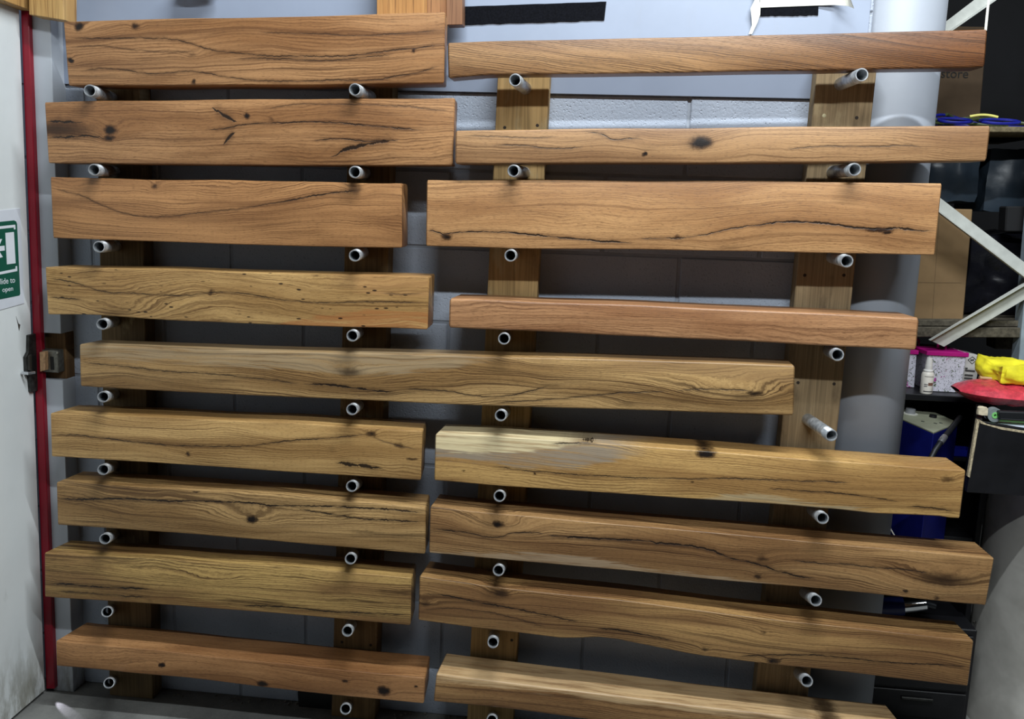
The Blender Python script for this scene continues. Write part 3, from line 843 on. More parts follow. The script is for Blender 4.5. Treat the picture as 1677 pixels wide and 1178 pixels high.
beam('6R', [(713, 711), (800, 714), (1050, 731), (1300, 751), (1582, 770.6)], [(711, 787), (800, 794.5), (1098, 815), (1200, 822), (1300, 828), (1371, 833), (1430, 841), (1572, 849.6)], YB, 0.125,
     'yellow oak beam with a bleached grey and cream patch at its upper left', group=G2, ends=(0.008, -0.008), wane=0.002,
     seed=16.6, freq=115, streak=0.25, contrast=0.9, warp=0.022, **dict(lite=(212, 170, 106), mid=(184, 140, 84), dark=(118, 82, 46)),
     knots=[(1156, 744, 13, 6, .0, 1.0), (1156, 746, 60, 16, .045, .2), (760, 771, 4, 2, 0, .5), (876, 776, 3, 2, 0, .7), (1420, 772, 70, 16, .035, 0), (1552, 786, 9, 5, .012, .5), (1133, 790, 3, 2, 0, .6)],
     bands=[([(711, 747), (800, 757), (880, 765), (960, 764), (1030, 750), (1100, 736)], 'above', (142, 132, 118), 5, (640, 1040), .8),
            ([(711, 733), (800, 742), (850, 740), (900, 733), (1000, 730)], 'above', (222, 204, 160), 3, (640, 960), .85),
            ([(1100, 840), (1180, 812), (1300, 818), (1400, 832), (1480, 850)], 'below', (186, 168, 132), 4, (1100, 1480), .7)],
     cracks=[([(800, 764), (850, 769), (900, 774), (1000, 781), (1060, 783), (1177, 784), (1290, 787), (1400, 790)], 1.4), ([(1250, 802), (1350, 806), (1420, 814), (1480, 823)], 1.5), ([(1480, 829), (1530, 833), (1572, 839)], 1.6), ([(895, 728), (930, 726), (985, 727)], 1.6)])
beam('7R', [(704.5, 830), (800, 841), (1050, 862), (1300, 885), (1628.7, 914.5)], [(702.6, 906), (800, 914.5), (1050, 938), (1300, 961), (1614.7, 992)], YB, 0.12,
     'brown oak beam with a wandering crack and a dark swirl at its right end', group=G2, ends=(0.004, -0.006), wane=0.002,
     seed=17.3, freq=135, streak=0.3, contrast=1.0, warp=0.02, **BRN,
     knots=[(815, 859, 8, 5, .0, .9), (815, 860, 30, 10, .03, .25), (1546, 950, 40, 12, .03, .55), (1248, 916, 9, 6, .014, .5), (1242, 944, 6, 4, .008, .6), (1483, 968, 4, 3, .006, .7), (1533, 980, 5, 4, .006, .5), (1190, 905, 18, 8, .015, .15)],
     bands=[([(703, 902), (800, 906), (880, 908), (1000, 920), (1080, 934), (1180, 946), (1300, 962)], 'below', (172, 150, 122), 3, (700, 1330), .7)],
     cracks=[([(705, 866), (760, 872), (800, 880), (820, 880), (840, 874), (900, 874)], 1.7), ([(890, 873), (920, 879), (1000, 883), (1080, 890), (1160, 900), (1185, 910), (1240, 925), (1300, 942), (1340, 950)], 2.4), ([(1290, 915), (1340, 922), (1400, 926), (1480, 934), (1540, 942)], 1.4)])
beam('8R', [(687, 944), (800, 960.7), (1050, 988), (1300, 1019), (1595, 1050)], [(685, 1016), (800, 1032), (919, 1045.6), (950, 1045), (979, 1043.5), (1010, 1047), (1038, 1053), (1128, 1071), (1300, 1093), (1585.5, 1124.5)], YB, 0.12,
     'brown oak beam with a bright lit upper edge and a wavy notch in its underside', group=G2, ends=(0.006, -0.010), wane=0.002,
     seed=18.1, freq=140, streak=0.3, contrast=1.0, warp=0.018, **dict(BRN, lite=(188, 148, 94)),
     knots=[(697, 990, 12, 5, .018, .5), (820, 972, 16, 7, .025, .6), (1265, 1083, 9, 5, .014, .8), (1250, 1036, 5, 4, .006, .4), (1155, 1064, 5, 4, .008, .5)],
     cracks=[([(687, 972), (730, 976), (800, 990), (870, 1003), (915, 1012), (955, 1020)], 1.8), ([(970, 1030), (1000, 1031), (1060, 1041), (1110, 1050)], 2.0), ([(688, 1000), (760, 998), (830, 1010), (900, 1030)], 1.0), ([(1205, 1075), (1290, 1073), (1380, 1077), (1450, 1084), (1590, 1092)], 1.8)])
beam('9R', [(714.5, 1104), (800, 1115), (1050, 1145), (1300, 1176), (1484, 1196)], [(710, 1149), (800, 1158), (1050, 1188), (1300, 1222), (1480, 1246)], YB, 0.13,
     'brown oak beam with a pale upper front edge, lowest right and cut by the frame', group=G2, ends=(0.006, -0.02), cham=0.004, wane=0.002,
     seed=19.7, freq=150, streak=0.3, contrast=0.95, warp=0.014, **BRN,
     bands=[([(712, 1116), (800, 1124), (1050, 1152), (1300, 1184), (1480, 1206)], 'above', (214, 184, 140), 4, None, .55)],  # paler tone along the upper part of the front face
     knots=[(1360, 1180, 20, 8, .01, .6)])

# ------------------------------------------------------------------ pipe pegs, parts of the posts
R_PIPE = 0.0168
PL = 0.182
prof = [(R_PIPE, 0.0)]
h = 0.0
# outer surface from the board to the threaded tip (tip at y = -PL)
prof = [(R_PIPE, 0.004), (R_PIPE, -(PL - 0.036))]
yy = PL - 0.034
while yy < PL - 0.003:
    prof += [(R_PIPE - 0.0011, -yy), (R_PIPE - 0.0001, -(yy + 0.0011))]
    yy += 0.0022
prof += [(R_PIPE - 0.0008, -(PL - 0.001)), (R_PIPE - 0.0016, -PL), (R_PIPE - 0.0034, -PL), (R_PIPE - 0.0040, -(PL - 0.002)), (R_PIPE - 0.0040, 0.004)]
bm = lathe_bm(prof, 22, 'y', close=True)
pipe_me = bpy.data.meshes.new('pipe_peg')
bmesh.ops.recalc_face_normals(bm, faces=bm.faces)
bm.to_mesh(pipe_me); bm.free()
for p in pipe_me.polygons: p.use_smooth = True
pipe_me.set_sharp_from_angle(angle=math.radians(40))
def galv():
    t = NT('galvanised')
    p = t.obj()
    n1 = t.noise(p, 70, 4, 0.6)
    sp = t.voro(p, 160, out='Color')
    col = t.mix(t.step(n1, 0.35, 0.7), lin((168, 173, 178)), lin((206, 209, 212)))
    t.bump(n1, 0.15, 0.001)
    return t.done(col, t.step(n1, 0.3, 0.7, 0.32, 0.48), 0.68, 0.5)
pipe_me.materials.append(galv())
YT = YP - PL
PEGS = {0: [(147, 146, '1L'), (154, 278, '2L'), (162, 403.5, '3L'), (167.6, 529, '4L'), (169, 647, '5'), (169, 765, '6L'), (172, 879.5, '7L'), (175, 994, '8L'), (178, 1107, '9L')],
        1: [(581, 145, '1L'), (581, 282, '2L'), (581, 419, '3L'), (577, 549.6, '4L'), (576.5, 671, '5'), (576, 793, '6L'), (574, 912, '7L'), (569, 1034, '8L'), (566, 1149, '9L')],
        2: [(843.6, 131, '1R'), (840.7, 280, '2R'), (836, 417, '3R'), (825.5, 550, '4R'), (820, 678, '5'), (818, 806.5, '6R'), (816.5, 928, '7R'), (807.6, 1047, '8R'), (806, 1168.5, '9R')],
        3: [(1411.6, 121.6, '1R'), (1400, 277, '2R'), (1387, 428, '3R'), (1372, 579, '4R'), (1362, 714, None), (1347.5, 846.7, '6R'), (1336.5, 980, '7R'), (1322, 1110.6, '8R')]}
BASE = {0: [(36, 7), (34, 0), (28, -2), (20, -5), (18, -5), (18, -6), (15, -8), (5, -3), (5, -3)],
        1: [(26, 6), (17, -3), (14, -6), (10, -6), (11, -7), (9, -5), (6, -8), (7, -11), (3, -5)],
        2: [(17, 14), (18, -4), (6, -3), (3, -3), (7, -6), (5, -5), (6, -8), (2, -11), (2, -5)],
        3: [(-35, 15), (-36, 2), (-24, -8), (-14, -7), (-39, -27), (-17, -14), (-18, -13), (-13, -13)]}
for i, lst in PEGS.items():
    for j, (px, py, key) in enumerate(lst):
        tip = U(px, py, YT)
        bp_ = U(px + BASE[i][j][0], py + BASE[i][j][1], YP)
        bx, zb_ = bp_.x, bp_.z
        za = tip.z
        if key:
            T, B, yf, d = BEAMS[key]
            lim = interp(B, tip.x) - R_PIPE - 0.0015
            dz = min(0.0, lim - za - 0.0)
            za += dz; zb_ = min(zb_ + dz, interp(B, bx) - R_PIPE - 0.0015)
        a = Vector((bx, YP, zb_)); b = Vector((tip.x, YT, za))
        o = bpy.data.objects.new('pipe_peg', pipe_me)
        COL.objects.link(o)
        o.parent = post_objs[i]
        q = (b - a)
        o.location = a - post_objs[i].location
        o.rotation_euler = Vector((0, -1, 0)).rotation_difference(q.normalized()).to_euler()
        o.scale = (1, q.length / PL, 1)
        o['label'] = 'galvanised steel pipe peg with threaded end'

# ================================================================== THINGS ON THE UPPER WALL
def walk(o):
    yield o
    for c in o.children: yield from walk(c)
def local_obj(name, bm, mat, parent, **kw):
    for v in bm.verts: v.co -= parent.location
    return obj(name, bm, mat, parent, **kw)
M_FELT = plain('black_felt', (14, 15, 20), 0.95, var=0.3, scale=200, bump=0.3, spec=0.1)
def felt(pts, label):
    rs = random.Random(len(pts))
    out = []
    n = 26
    (a, b, c, d) = pts          # TL TR BR BL
    for i in range(n + 1):
        k = i / n; out.append((a[0] + (b[0] - a[0]) * k, a[1] + (b[1] - a[1]) * k + rs.uniform(-.25, .25)))
    for i in range(n + 1):
        k = i / n; out.append((c[0] + (d[0] - c[0]) * k, c[1] + (d[1] - c[1]) * k + rs.uniform(-.9, .7)))
    return obj('felt_strip', px_slab(out, -0.0115, -0.0083), M_FELT, label=label, cat='strip')
felt([(755, 11), (993, 2.5), (989.5, 33), (754, 41)], 'long black felt strip stuck to the white wall panel')
felt([(1244.5, 13), (1340.5, 9.5), (1340, 24.5), (1244, 26.5)], 'short black felt strip beside the torn paper tape')
M_TAPE = plain('masking_tape', (228, 228, 216), 0.7, var=0.06, scale=40)
e = empty('paper_tape', U(1240, 20, -0.02), 'torn strip of white masking tape peeling off the wall panel', 'tape')
def ribbon(pts, w, name):
    # pts: (px, py, Y, tilt)
    vs_, fs = [], []
    for (a, b, a2, b2, Y) in pts:
        vs_ += [U(a, b, Y), U(a2, b2, Y)]
    n = len(pts)
    off = len(vs_)
    vs_ += [v + Vector((0, 0.0012, 0)) for v in vs_]
    for i in range(n - 1):
        q = 2 * i
        fs += [(q, q + 1, q + 3, q + 2), (off + q, off + q + 2, off + q + 3, off + q + 1), (q, q + 2, off + q + 2, off + q), (q + 1, off + q + 1, off + q + 3, q + 3)]
    fs += [(0, off, off + 1, 1), (2 * n - 2, 2 * n - 1, off + 2 * n - 1, off + 2 * n - 2)]
    vs_ = [v - e.location for v in vs_]
    return obj(name, (vs_, fs), M_TAPE, e)
ribbon([(1236, -14, 1249, -12, -0.022), (1236, 0, 1243, -3, -0.024), (1229, 14, 1245.5, 10, -0.026), (1230.5, 26, 1245, 24, -0.022), (1231.5, 41, 1241, 36, -0.018), (1226, 56, 1231.5, 56, -0.014)], 0, 'tape_tail')
ribbon([(1243, -14, 1246, 12.5, -0.014), (1280, -14, 1282, 11, -0.014), (1340, -14, 1341, 8.8, -0.014), (1365, -12, 1366, 8, -0.020), (1388, -8, 1390, 10, -0.048), (1393, -2, 1399, 14, -0.073)], 0, 'tape_band')

def board_mat(name, lite, mid, dark, seed, vert=True, freq=220):
    t = NT(name)
    p = t.obj()
    x, y, z = t.sep(p)
    if not vert: x, z = z, x
    w = t.noise(t.xyz(t.m('MULTIPLY', x, 18), t.m('ADD', t.m('MULTIPLY', y, 18), seed), t.m('MULTIPLY', z, 2.5)), 1.0, 2, 0.5)
    f = t.m('ADD', t.m('ADD', x, t.m('MULTIPLY', y, .5)), t.m('MULTIPLY', w, 0.03))
    g = t.noise(t.xyz(t.m('MULTIPLY', f, freq), seed, t.m('MULTIPLY', z, 4)), 1.0, 3, 0.6)
    tone = t.noise(t.xyz(t.m('MULTIPLY', f, 22), seed, t.m('MULTIPLY', z, 1.5)), 1.0, 3, 0.5)
    col = t.mix(t.step(tone, 0.35, 0.65), lin(mid), lin(lite))
    col = t.mix(t.m('MULTIPLY', t.step(g, 0.5, 0.68), 0.7), col, lin(dark))
    return t.done(col, 0.5, 0, 0.3)
# hanging boards above the first beam
e = empty('sample_board', U(690, 30, -0.15), 'brown and honey sample boards hanging above the topmost left beam', 'board')
for pts, c, yb in (([(617, -80), (698, -80), (699, 30), (617, 30)], 0, -0.06), ([(698, -80), (730, -80), (731, 38), (699, 38)], 1, -0.06), ([(730, -80), (757, -80), (757, 40.5), (731, 41)], 2, -0.058)):
    Yf_ = (-0.102, -0.103, -0.105)[c]
    local_obj('board', px_slab(pts, Yf_, yb, 0.0015), board_mat('hanging_board', *[((184, 138, 84), (160, 114, 66), (100, 66, 36)), ((156, 112, 74), (132, 90, 58), (84, 54, 34)), ((140, 102, 74), (118, 82, 58), (80, 52, 36))][c], c * 3.3), e)
# block on the jamb and batten on the door, cut by the top of the frame
M_BLKW = board_mat('pale_block', (194, 158, 102), (176, 136, 82), (122, 86, 50), 6.1)
obj('wood_block', px_slab([(47, -70), (103.5, -70), (104, 33), (58.5, 25.5), (47.5, 24)], YR - 0.05, YJ - 0.001, 0.0015), M_BLKW,
    label='pale wooden block fixed at the top of the white door jamb', cat='block')
P = [D(-60, -70), D(27, -70), D(33.5, 17.5), D(-60, -16)]
obj('door_batten', prism([p + DN * 0.035 for p in P], P, 0.002), M_BLKW, label='pale wooden batten across the top of the white sliding door', cat='batten')
# rounded silver fitting at the frame's top
c = U(321, -14, -0.05)
bm = lathe_bm([(0.0, -0.012), (0.030, -0.010), (0.036, 0.0), (0.034, 0.026), (0.0, 0.03)], 24)
for v in bm.verts: v.co.x *= 1.75
o = obj('round_fitting', bm, plain('grey_plastic', (206, 206, 204), 0.4), loc=c, smooth=True, label='rounded pale grey fitting at the top edge of the white panel', cat='fitting')
# white cord down to the top right beam
a, b = U(1623, -40, -0.2), U(1614, 50, -0.195)
obj('hanging_cord', tube_bm([a, a.lerp(b, .3) + Vector((.001, 0, 0)), a.lerp(b, .6), b], 0.0032, 8), plain('white_cord', (226, 222, 212), 0.7), smooth=True,
    label='white cord hanging down to the right end of the topmost beam', cat='cord')

# ================================================================== DOOR SIGN
M_WHITE = plain('sign_white', (226, 230, 236), 0.35, var=0.02)
M_GREEN = plain('sign_green', (22, 84, 66), 0.35, var=0.05)
sg = empty('safety_sign', D(0, 420, 0.001), 'green and white slide to open sign on the white door', 'sign')
def sign_part(name, poly, t0, t1, mat, parent=None):
    P = [D(a, b, t0) for a, b in poly]
    bm = prism([p + DN * (t1 - t0) for p in P], P)
    o = local_obj(name, bm, mat, sg)
    if parent: o.parent = parent
    return o
local_obj('backing_plate', (lambda P: prism([p + DN * 0.0015 for p in P], P, 0.0004))([D(a, b, 0.0004) for a, b in [(-95, 355), (32.3, 341), (39, 497), (-88, 532)]]), plain('plate_white', (214, 218, 226), 0.4, var=0.02), sg)
gp = sign_part('green_field', [(-95, 373), (22, 361), (25.5, 363), (26.8, 367), (32, 481), (30.8, 484), (-88, 508)], 0.0019, 0.0024, M_GREEN)
sign_part('border_mark', [(-90, 380), (23.5, 368), (24, 375.5), (21.5, 375.8), (21.3, 372.6), (-90, 384.5)], 0.0024, 0.0028, M_WHITE, gp)
sign_part('border_mark', [(-90, 463), (24.2, 440.3), (24.2, 436.2), (26.6, 435.8), (27, 444), (-90, 467.5)], 0.0024, 0.0028, M_WHITE, gp)
sign_part('door_symbol', [(7.4, 381.5), (21.4, 380), (24.2, 431.2), (10, 433)], 0.0024, 0.0028, M_WHITE, gp)
sign_part('arrow_symbol', [(6, 402.3), (6.4, 410.3), (-2.5, 411.5), (3.2, 421), (-4, 423), (-22, 408.5), (-5, 392), (2, 391.5), (-3, 403.4)], 0.0024, 0.0028, M_WHITE, gp)
def sign_text(body, pa, pb, hpx):
    A, B = D(*pa, 0.0023), D(*pb, 0.0023)
    top = D(pa[0], pa[1] - hpx, 0.0023)
    up = (top - A); up -= Vector((0, up.y, 0)); size = up.length / 0.70
    o = text_obj('lettering', body, size, A, (0, 1, 0), up, M_WHITE, None, 0.0004)
    w = max(v.co.y for v in o.data.vertices) - min(v.co.y for v in o.data.vertices)
    y0 = min(v.co.y for v in o.data.vertices)
    k = (B.y - A.y) / w
    for v in o.data.vertices: v.co.y = A.y + (v.co.y - y0) * k
    for v in o.data.vertices: v.co -= sg.location
    o.parent = sg
    return o
sign_text('Slide to', (-5, 466.5), (23.3, 461.5), 9.5)
sign_text('open', (2.8, 478.5), (20, 474), 8)

# ================================================================== RIGHT OF THE COLUMN: RACK AND CLUTTER
M_RACK = plain('rack_enamel', (182, 184, 178), 0.5, var=0.08, scale=30)
M_CARD = plain('cardboard', (128, 104, 74), 0.8, var=0.12, scale=6, bump=0.1, spec=0.2)
M_CARD_SHADE = plain('shaded_cardboard', (74, 60, 46), 0.85, var=0.15, scale=6, bump=0.1, spec=0.15)  # brown cardboard with the shade of the rack put into its colour
M_BLACK = plain('black_laminate', (20, 20, 23), 0.42, var=0.25, scale=12)
M_BLUE = plain('blue_enamel', (16, 22, 92), 0.35, var=0.15, scale=15)
YK = 0.42
rk = empty('storage_rack', (U(1700, 600, YK).x, YK, 0), 'grey steel storage rack with diagonal braces behind the column', 'rack')
def brace(pts, lip):
    bm = px_slab(pts, YK, YK + 0.004)
    o = local_obj('brace', bm, M_RACK, rk)
    l = local_obj('brace_lip', px_slab(lip, YK - 0.022, YK), M_RACK, rk)
    l.parent = o
brace([(1508, 300), (1712, 456), (1712, 480), (1508, 325)], [(1508, 322), (1712, 477), (1712, 480), (1508, 325)])
brace([(1720, 441), (1720, 466), (1546, 568), (1524, 558)], [(1720, 441), (1720, 444), (1528, 556), (1524, 558)])
brace([(1640, -34), (1668, -26), (1540, 64), (1530, 50)], [(1668, -28), (1668, -25), (1540, 64), (1540, 61)])
def osb(name, rgb):
    t = NT(name)
    p = t.obj()
    a = t.noise(p, 60, 5, 0.7)
    c = lin(rgb)
    col = t.mix(t.step(a, 0.35, 0.65), tuple(v * .5 for v in c[:3]) + (1,), c)
    return t.done(col, 0.85, 0, 0.2)
def shelf(name, y0, y1, Yf, Yb, mat, x0=1475, x1=1760, slope=0.01):
    return local_obj(name, px_slab([(x0, y0), (x1, y0 + slope * 200), (x1, y1 + slope * 200), (x0, y1)], Yf, Yb, 0.002), mat, rk)
shelf('shelf_board', 206, 215.5, YK + 0.03, 1.05, osb('osb', (120, 108, 82)))
for y0, y1, yf in ((524, 534, 0.46), (536, 552, 0.44)):
    shelf('timber_bearer', y0, y1, yf, yf + 0.55 if y0 < 530 else yf + 0.05, osb('grey_timber', (92, 86, 74)))
shelf('timber_bearer', 553, 572, 0.60, 0.68, osb('grey_timber2', (76, 72, 64)), x0=1630)
local_obj('upright', px_slab([(1728, -60), (1764, -60), (1690, 640), (1664, 640)], YK + 0.01, YK + 0.07, 0.002), plain('upright_blue_grey', (140, 152, 162), 0.5), rk)
zlow = U(1600, 520, 0.5).z
# dark loads of the rack
def lump(name, px_box, Yf, Yb, mat, label, cat, amp=0.02, sub=14, seed=0, group=None, freq=6.0):
    (x0, y0, x1, y1) = px_box
    a, b = U(x0, y0, Yf), U(x1, y1, Yf)
    bm = bmesh.new()
    bmesh.ops.create_cube(bm, size=1.0)
    bmesh.ops.subdivide_edges(bm, edges=list(bm.edges), cuts=sub, use_grid_fill=True)
    cx_, cy_, cz_ = (a.x + b.x) / 2, (Yf + Yb) / 2, (a.z + b.z) / 2
    sx, sy, sz = abs(b.x - a.x), Yb - Yf, abs(a.z - b.z)
    for v in bm.verts:
        q = v.co.copy()
        n_ = q.normalized() * 0.62
        q = q.lerp(n_, 0.28)
        w = Vector((q.x * sx, q.y * sy, q.z * sz))
        d_ = mnoise.noise(w * freq + Vector((seed, 0, 0))) + 0.5 * mnoise.noise(w * freq * 2.7 + Vector((seed, 3, 0))) + 0.3 * abs(mnoise.noise(w * freq * 6 + Vector((seed, 3, 5))))
        w += q.normalized() * d_ * amp
        w.z = max(w.z, -sz / 2)
        v.co = w
    o = obj(name, bm, mat, loc=(cx_, cy_, cz_), smooth=True, label=label, cat=cat, group=group)
    return o
M_WRAP = plain('slate_wrap', (44, 54, 64), 0.35, var=0.2, scale=8, bump=0.2)
M_BAG = plain('black_bag', (17, 17, 22), 0.18, var=0.3, scale=20, bump=0.25)
lump('wrapped_bundle', (1530, 240, 1600, 334), 0.62, 0.95, M_WRAP, 'slate grey plastic wrapped bundle right of the column, beside the tall beam', 'bundle', 0.02, seed=3)
lump('wrapped_bundle', (1622, 240, 1720, 350), 0.64, 0.95, M_WRAP, 'slate grey plastic wrapped bundle at the photo edge under the cable shelf', 'bundle', 0.02, seed=8)
lump('refuse_bag', (1590, 388, 1720, 521), 0.60, 0.95, M_BAG, 'shiny black plastic bag behind the crossing braces', 'bag', 0.03, seed=5)
obj('dark_case', px_slab([(1648, 338), (1730, 338), (1730, 380), (1646, 380)], 0.52, 0.58, 0.004), plain('case_black', (12, 12, 14), 0.6), label='small matt black case above the shiny black bag', cat='case')
# cardboard boxes
def carton(name, pts, Yf, Yb, mat, label, tape=True):
    fr = [U(a, b, Yf) for a, b in pts]
    base = Vector((fr[3].x, Yf, fr[3].z))
    e = empty(name, base, label, 'box')
    local_obj('carton_body', px_slab(pts, Yf, Yb, 0.0025), mat, e)
    if tape:
        k = 0.56
        l = [pts[0][0] + (pts[1][0] - pts[0][0]) * k, pts[3][0] + (pts[2][0] - pts[3][0]) * k]
        local_obj('flap_seam', px_slab([(l[0], pts[0][1] + 1), (l[0] + 1.1, pts[0][1] + 1), (l[1] + 1.1, pts[3][1] - 1), (l[1], pts[3][1] - 1)], Yf - 0.0012, Yf), plain('seam_dark', (116, 94, 66), 0.85), e)
        y_ = pts[0][1] + (pts[3][1] - pts[0][1]) * 0.66
        local_obj('crease', px_slab([(pts[3][0] + 2, y_), (pts[2][0] - 2, y_ + 1), (pts[2][0] - 2, y_ + 2), (pts[3][0] + 2, y_ + 1)], Yf - 0.001, Yf), plain('seam_dark', (116, 94, 66), 0.85), e)
    return e
carton('cardboard_box', [(1470, 340), (1593, 343), (1577, 527), (1462, 524)], 0.50, 0.85, M_CARD, 'tall plain brown cardboard box standing behind the column')
st = carton('cardboard_box', [(1500, 42), (1617, 44), (1604, 203), (1490, 203)], 0.72, 1.0, M_CARD_SHADE, 'cardboard box printed with store, coloured dark for shade, behind the topmost beam', tape=False)
a, b = U(1541, 127, 0.7185), U(1585, 130.5, 0.7185)
to = text_obj('lettering', 'store', 0.05, (0, 0, 0), (1, 0, 0), (0, 0, 1), plain('print_black', (20, 18, 16), 0.8), None, 0.0005)
xs = [v.co.x for v in to.data.vertices]
k = (b.x - a.x) / (max(xs) - min(xs))
for v in to.data.vertices: v.co = Vector((a.x + (v.co.x - min(xs)) * k, 0.7190 + v.co.y, a.z + v.co.z * k)) - st.location
to.parent = st
# blue cables on the upper shelf
M_CAB = plain('blue_cable', (22, 28, 120), 0.4, var=0.2, scale=40)
M_CABG = plain('green_cable', (60, 70, 40), 0.5, var=0.2, scale=40)
cab = empty('cable_coil', U(1600, 205, 0.55), 'heap of blue and dark green cables on the upper rack shelf', 'cables')
rs = random.Random(4)
zsh = U(1600, 206, YK + 0.03).z
for k in range(11):
    x0 = U(1525 + rs.uniform(0, 40), 195, 0.55).x; x1 = U(1690 + rs.uniform(0, 30), 195, 0.55).x
    yc = 0.50 + rs.uniform(0, .2); hh = rs.uniform(.01, .06)
    pts = [Vector((x0 + (x1 - x0) * j / 12, yc + .03 * math.sin(j * .7 + k), zsh + 0.006 + hh * (1 - j / 14) * (0.6 + .4 * math.sin(j * .5 + k * 1.3)) )) for j in range(13)]
    local_obj('cable', tube_bm(pts, 0.0052, 8), M_CAB if k % 3 else M_CABG, cab, smooth=True)
for (cx_, rr) in ((1566, .05), (1640, .06)):
    c = U(cx_, 194, 0.47)
    pts = [Vector((c.x + rr * math.cos(t_ * math.pi / 8), 0.48 + .03 * math.sin(t_ * math.pi / 8), zsh + 0.017 + 0.009 * math.sin(t_ * math.pi / 8))) for t_ in range(16)]
    local_obj('cable', tube_bm(pts, 0.0052, 8, closed=True), M_CAB, cab, smooth=True)
c0, c1 = U(1588, 191, 0.455), U(1634, 192, 0.455)
pts = [c0.lerp(c1, j / 8) + Vector((0, 0, 0.006 * math.sin(j / 8 * math.pi))) for j in range(9)]
local_obj('cable', tube_bm(pts, 0.0042, 8), plain('yellow_cable', (212, 204, 110), 0.5), cab, smooth=True)

# black cabinet with the floral boxes on it
YC = 0.34
bc = empty('black_cabinet', (U(1540, 700, YC).x, YC, 0), 'open black cabinet carrying the floral boxes behind the column', 'cabinet')
ztop = U(1540, 648, YC).z
xa, xb = U(1462, 650, YC).x, U(1598, 650, YC).x + .07
def cab_box(name, x0, x1, y0, y1, z0, z1):
    return local_obj(name, box_bm(x0, x1, y0, y1, z0, z1, 0.002, 1), M_BLACK, bc)
cab_box('cabinet_top', xa - .05, xb, YC, YC + 0.58, ztop - 0.02, ztop)
cab_box('side_panel', xb - 0.018, xb, YC + .002, YC + 0.58, 0.0, ztop - 0.0205)
cab_box('side_panel', xa - .05, xa - .032, YC + .002, YC + 0.58, 0.0, ztop - 0.0205)
cab_box('back_panel', xa - .03, xb - .019, YC + 0.56, YC + 0.578, 0.0, ztop - 0.0205)
zs2 = 0.60
cab_box('cabinet_shelf', xa - .03, 1.08, .12, YC + 0.558, zs2 - 0.018, zs2)
cab_box('cabinet_shelf', 1.081, xb - .019, YC + .01, YC + 0.558, zs2 - 0.018, zs2)
cab_box('cabinet_shelf', xa - .03, xb - .019, YC + .01, YC + 0.558, 0.30, 0.318)
zs3 = U(1570, 748, YC + .02).z
cab_box('side_ledge', 1.125, xb - .0185, YC + .005, YC + .08, zs3 - .012, zs3)

def floral_mat():
    t = NT('floral_print')
    p = t.obj()
    x, y, z = t.sep(p)
    w = t.noise(p, 30, 2, .5, color=True)
    v = t.xyz(t.m('ADD', x, t.m('MULTIPLY', y, .7)), 0.0, z)
    v1 = t.mix(0.12, v, w)
    d1 = t.voro(v1, 58)
    d2 = t.voro(t.mix(0.2, v, w), 120)
    d3 = t.voro(v1, 24)
    col = lin((206, 204, 216))
    col = t.mix(t.m('MULTIPLY', t.step(d2, .36, .26), t.step(t.noise(p, 70, 2), .42, .48)), col, lin((64, 60, 72)))
    col = t.mix(t.m('MULTIPLY', t.step(d1, .34, .26), t.step(t.noise(p, 34, 2), .46, .52)), col, lin((86, 100, 78)))
    col = t.mix(t.m('MULTIPLY', t.step(d3, .24, .20), t.m('MULTIPLY', t.step(d3, .09, .12), t.step(t.noise(p, 16, 2), .46, .5))), col, lin((164, 60, 140)))
    return t.done(col, 0.45, 0, 0.4)
M_FLOR = floral_mat()
M_MAG = plain('magenta_card', (172, 20, 118), 0.4, var=0.08)
def floral(pts, Yf, dep, lidpts, label, handles):
    fr = [U(a, b, Yf) for a, b in pts]
    zb_ = ztop + 0.0005
    fr[2].z = fr[3].z = zb_
    e = empty('floral_box', (fr[3].x, Yf, zb_), label, 'box', 'floral print boxes on the black cabinet')
    local_obj('box_body', prism(fr, [v + Vector((-0.02, dep, 0)) for v in fr], 0.002), M_FLOR, e)
    lz0 = fr[0].z - 0.012; lz1 = fr[0].z + 0.002
    x0, x1 = fr[0].x - 0.005, fr[1].x + 0.005
    q = [Vector((x0, Yf - 0.005, lz0)), Vector((x1, Yf - 0.005, lz0)), Vector((x1, Yf - .005, lz1)), Vector((x0, Yf - .005, lz1))]
    bm = prism(q, [v + Vector((-0.02, dep + 0.01, 0)) for v in q], 0.0015)
    lid = local_obj('lid', bm, M_MAG, e)
    for hx, hy in handles:
        c = Vector((x0 + (x1 - x0) * hx, Yf + dep * hy, lz1))
        pts_ = [c + Vector((-.012, 0, -.002)), c + Vector((-.012, .002, .016)), c + Vector((0, .004, .024)), c + Vector((.012, .002, .016)), c + Vector((.012, 0, -.002))]
        h_ = local_obj('handle', tube_bm(pts_, 0.0042, 8), M_MAG, e, smooth=True)
        h_.parent = lid
    return e
floral([(1520, 576), (1584, 578), (1573, 645), (1522, 643)], YC + 0.06, 0.16, None, 'white floral box with magenta lid beside the spray bottle', ((.5, .35), (.02, .8)))
floral([(1440, 572), (1502, 574), (1497, 640), (1438, 638)], YC + 0.11, 0.14, None, 'white floral box half hidden behind the column', ((.8, .6),))
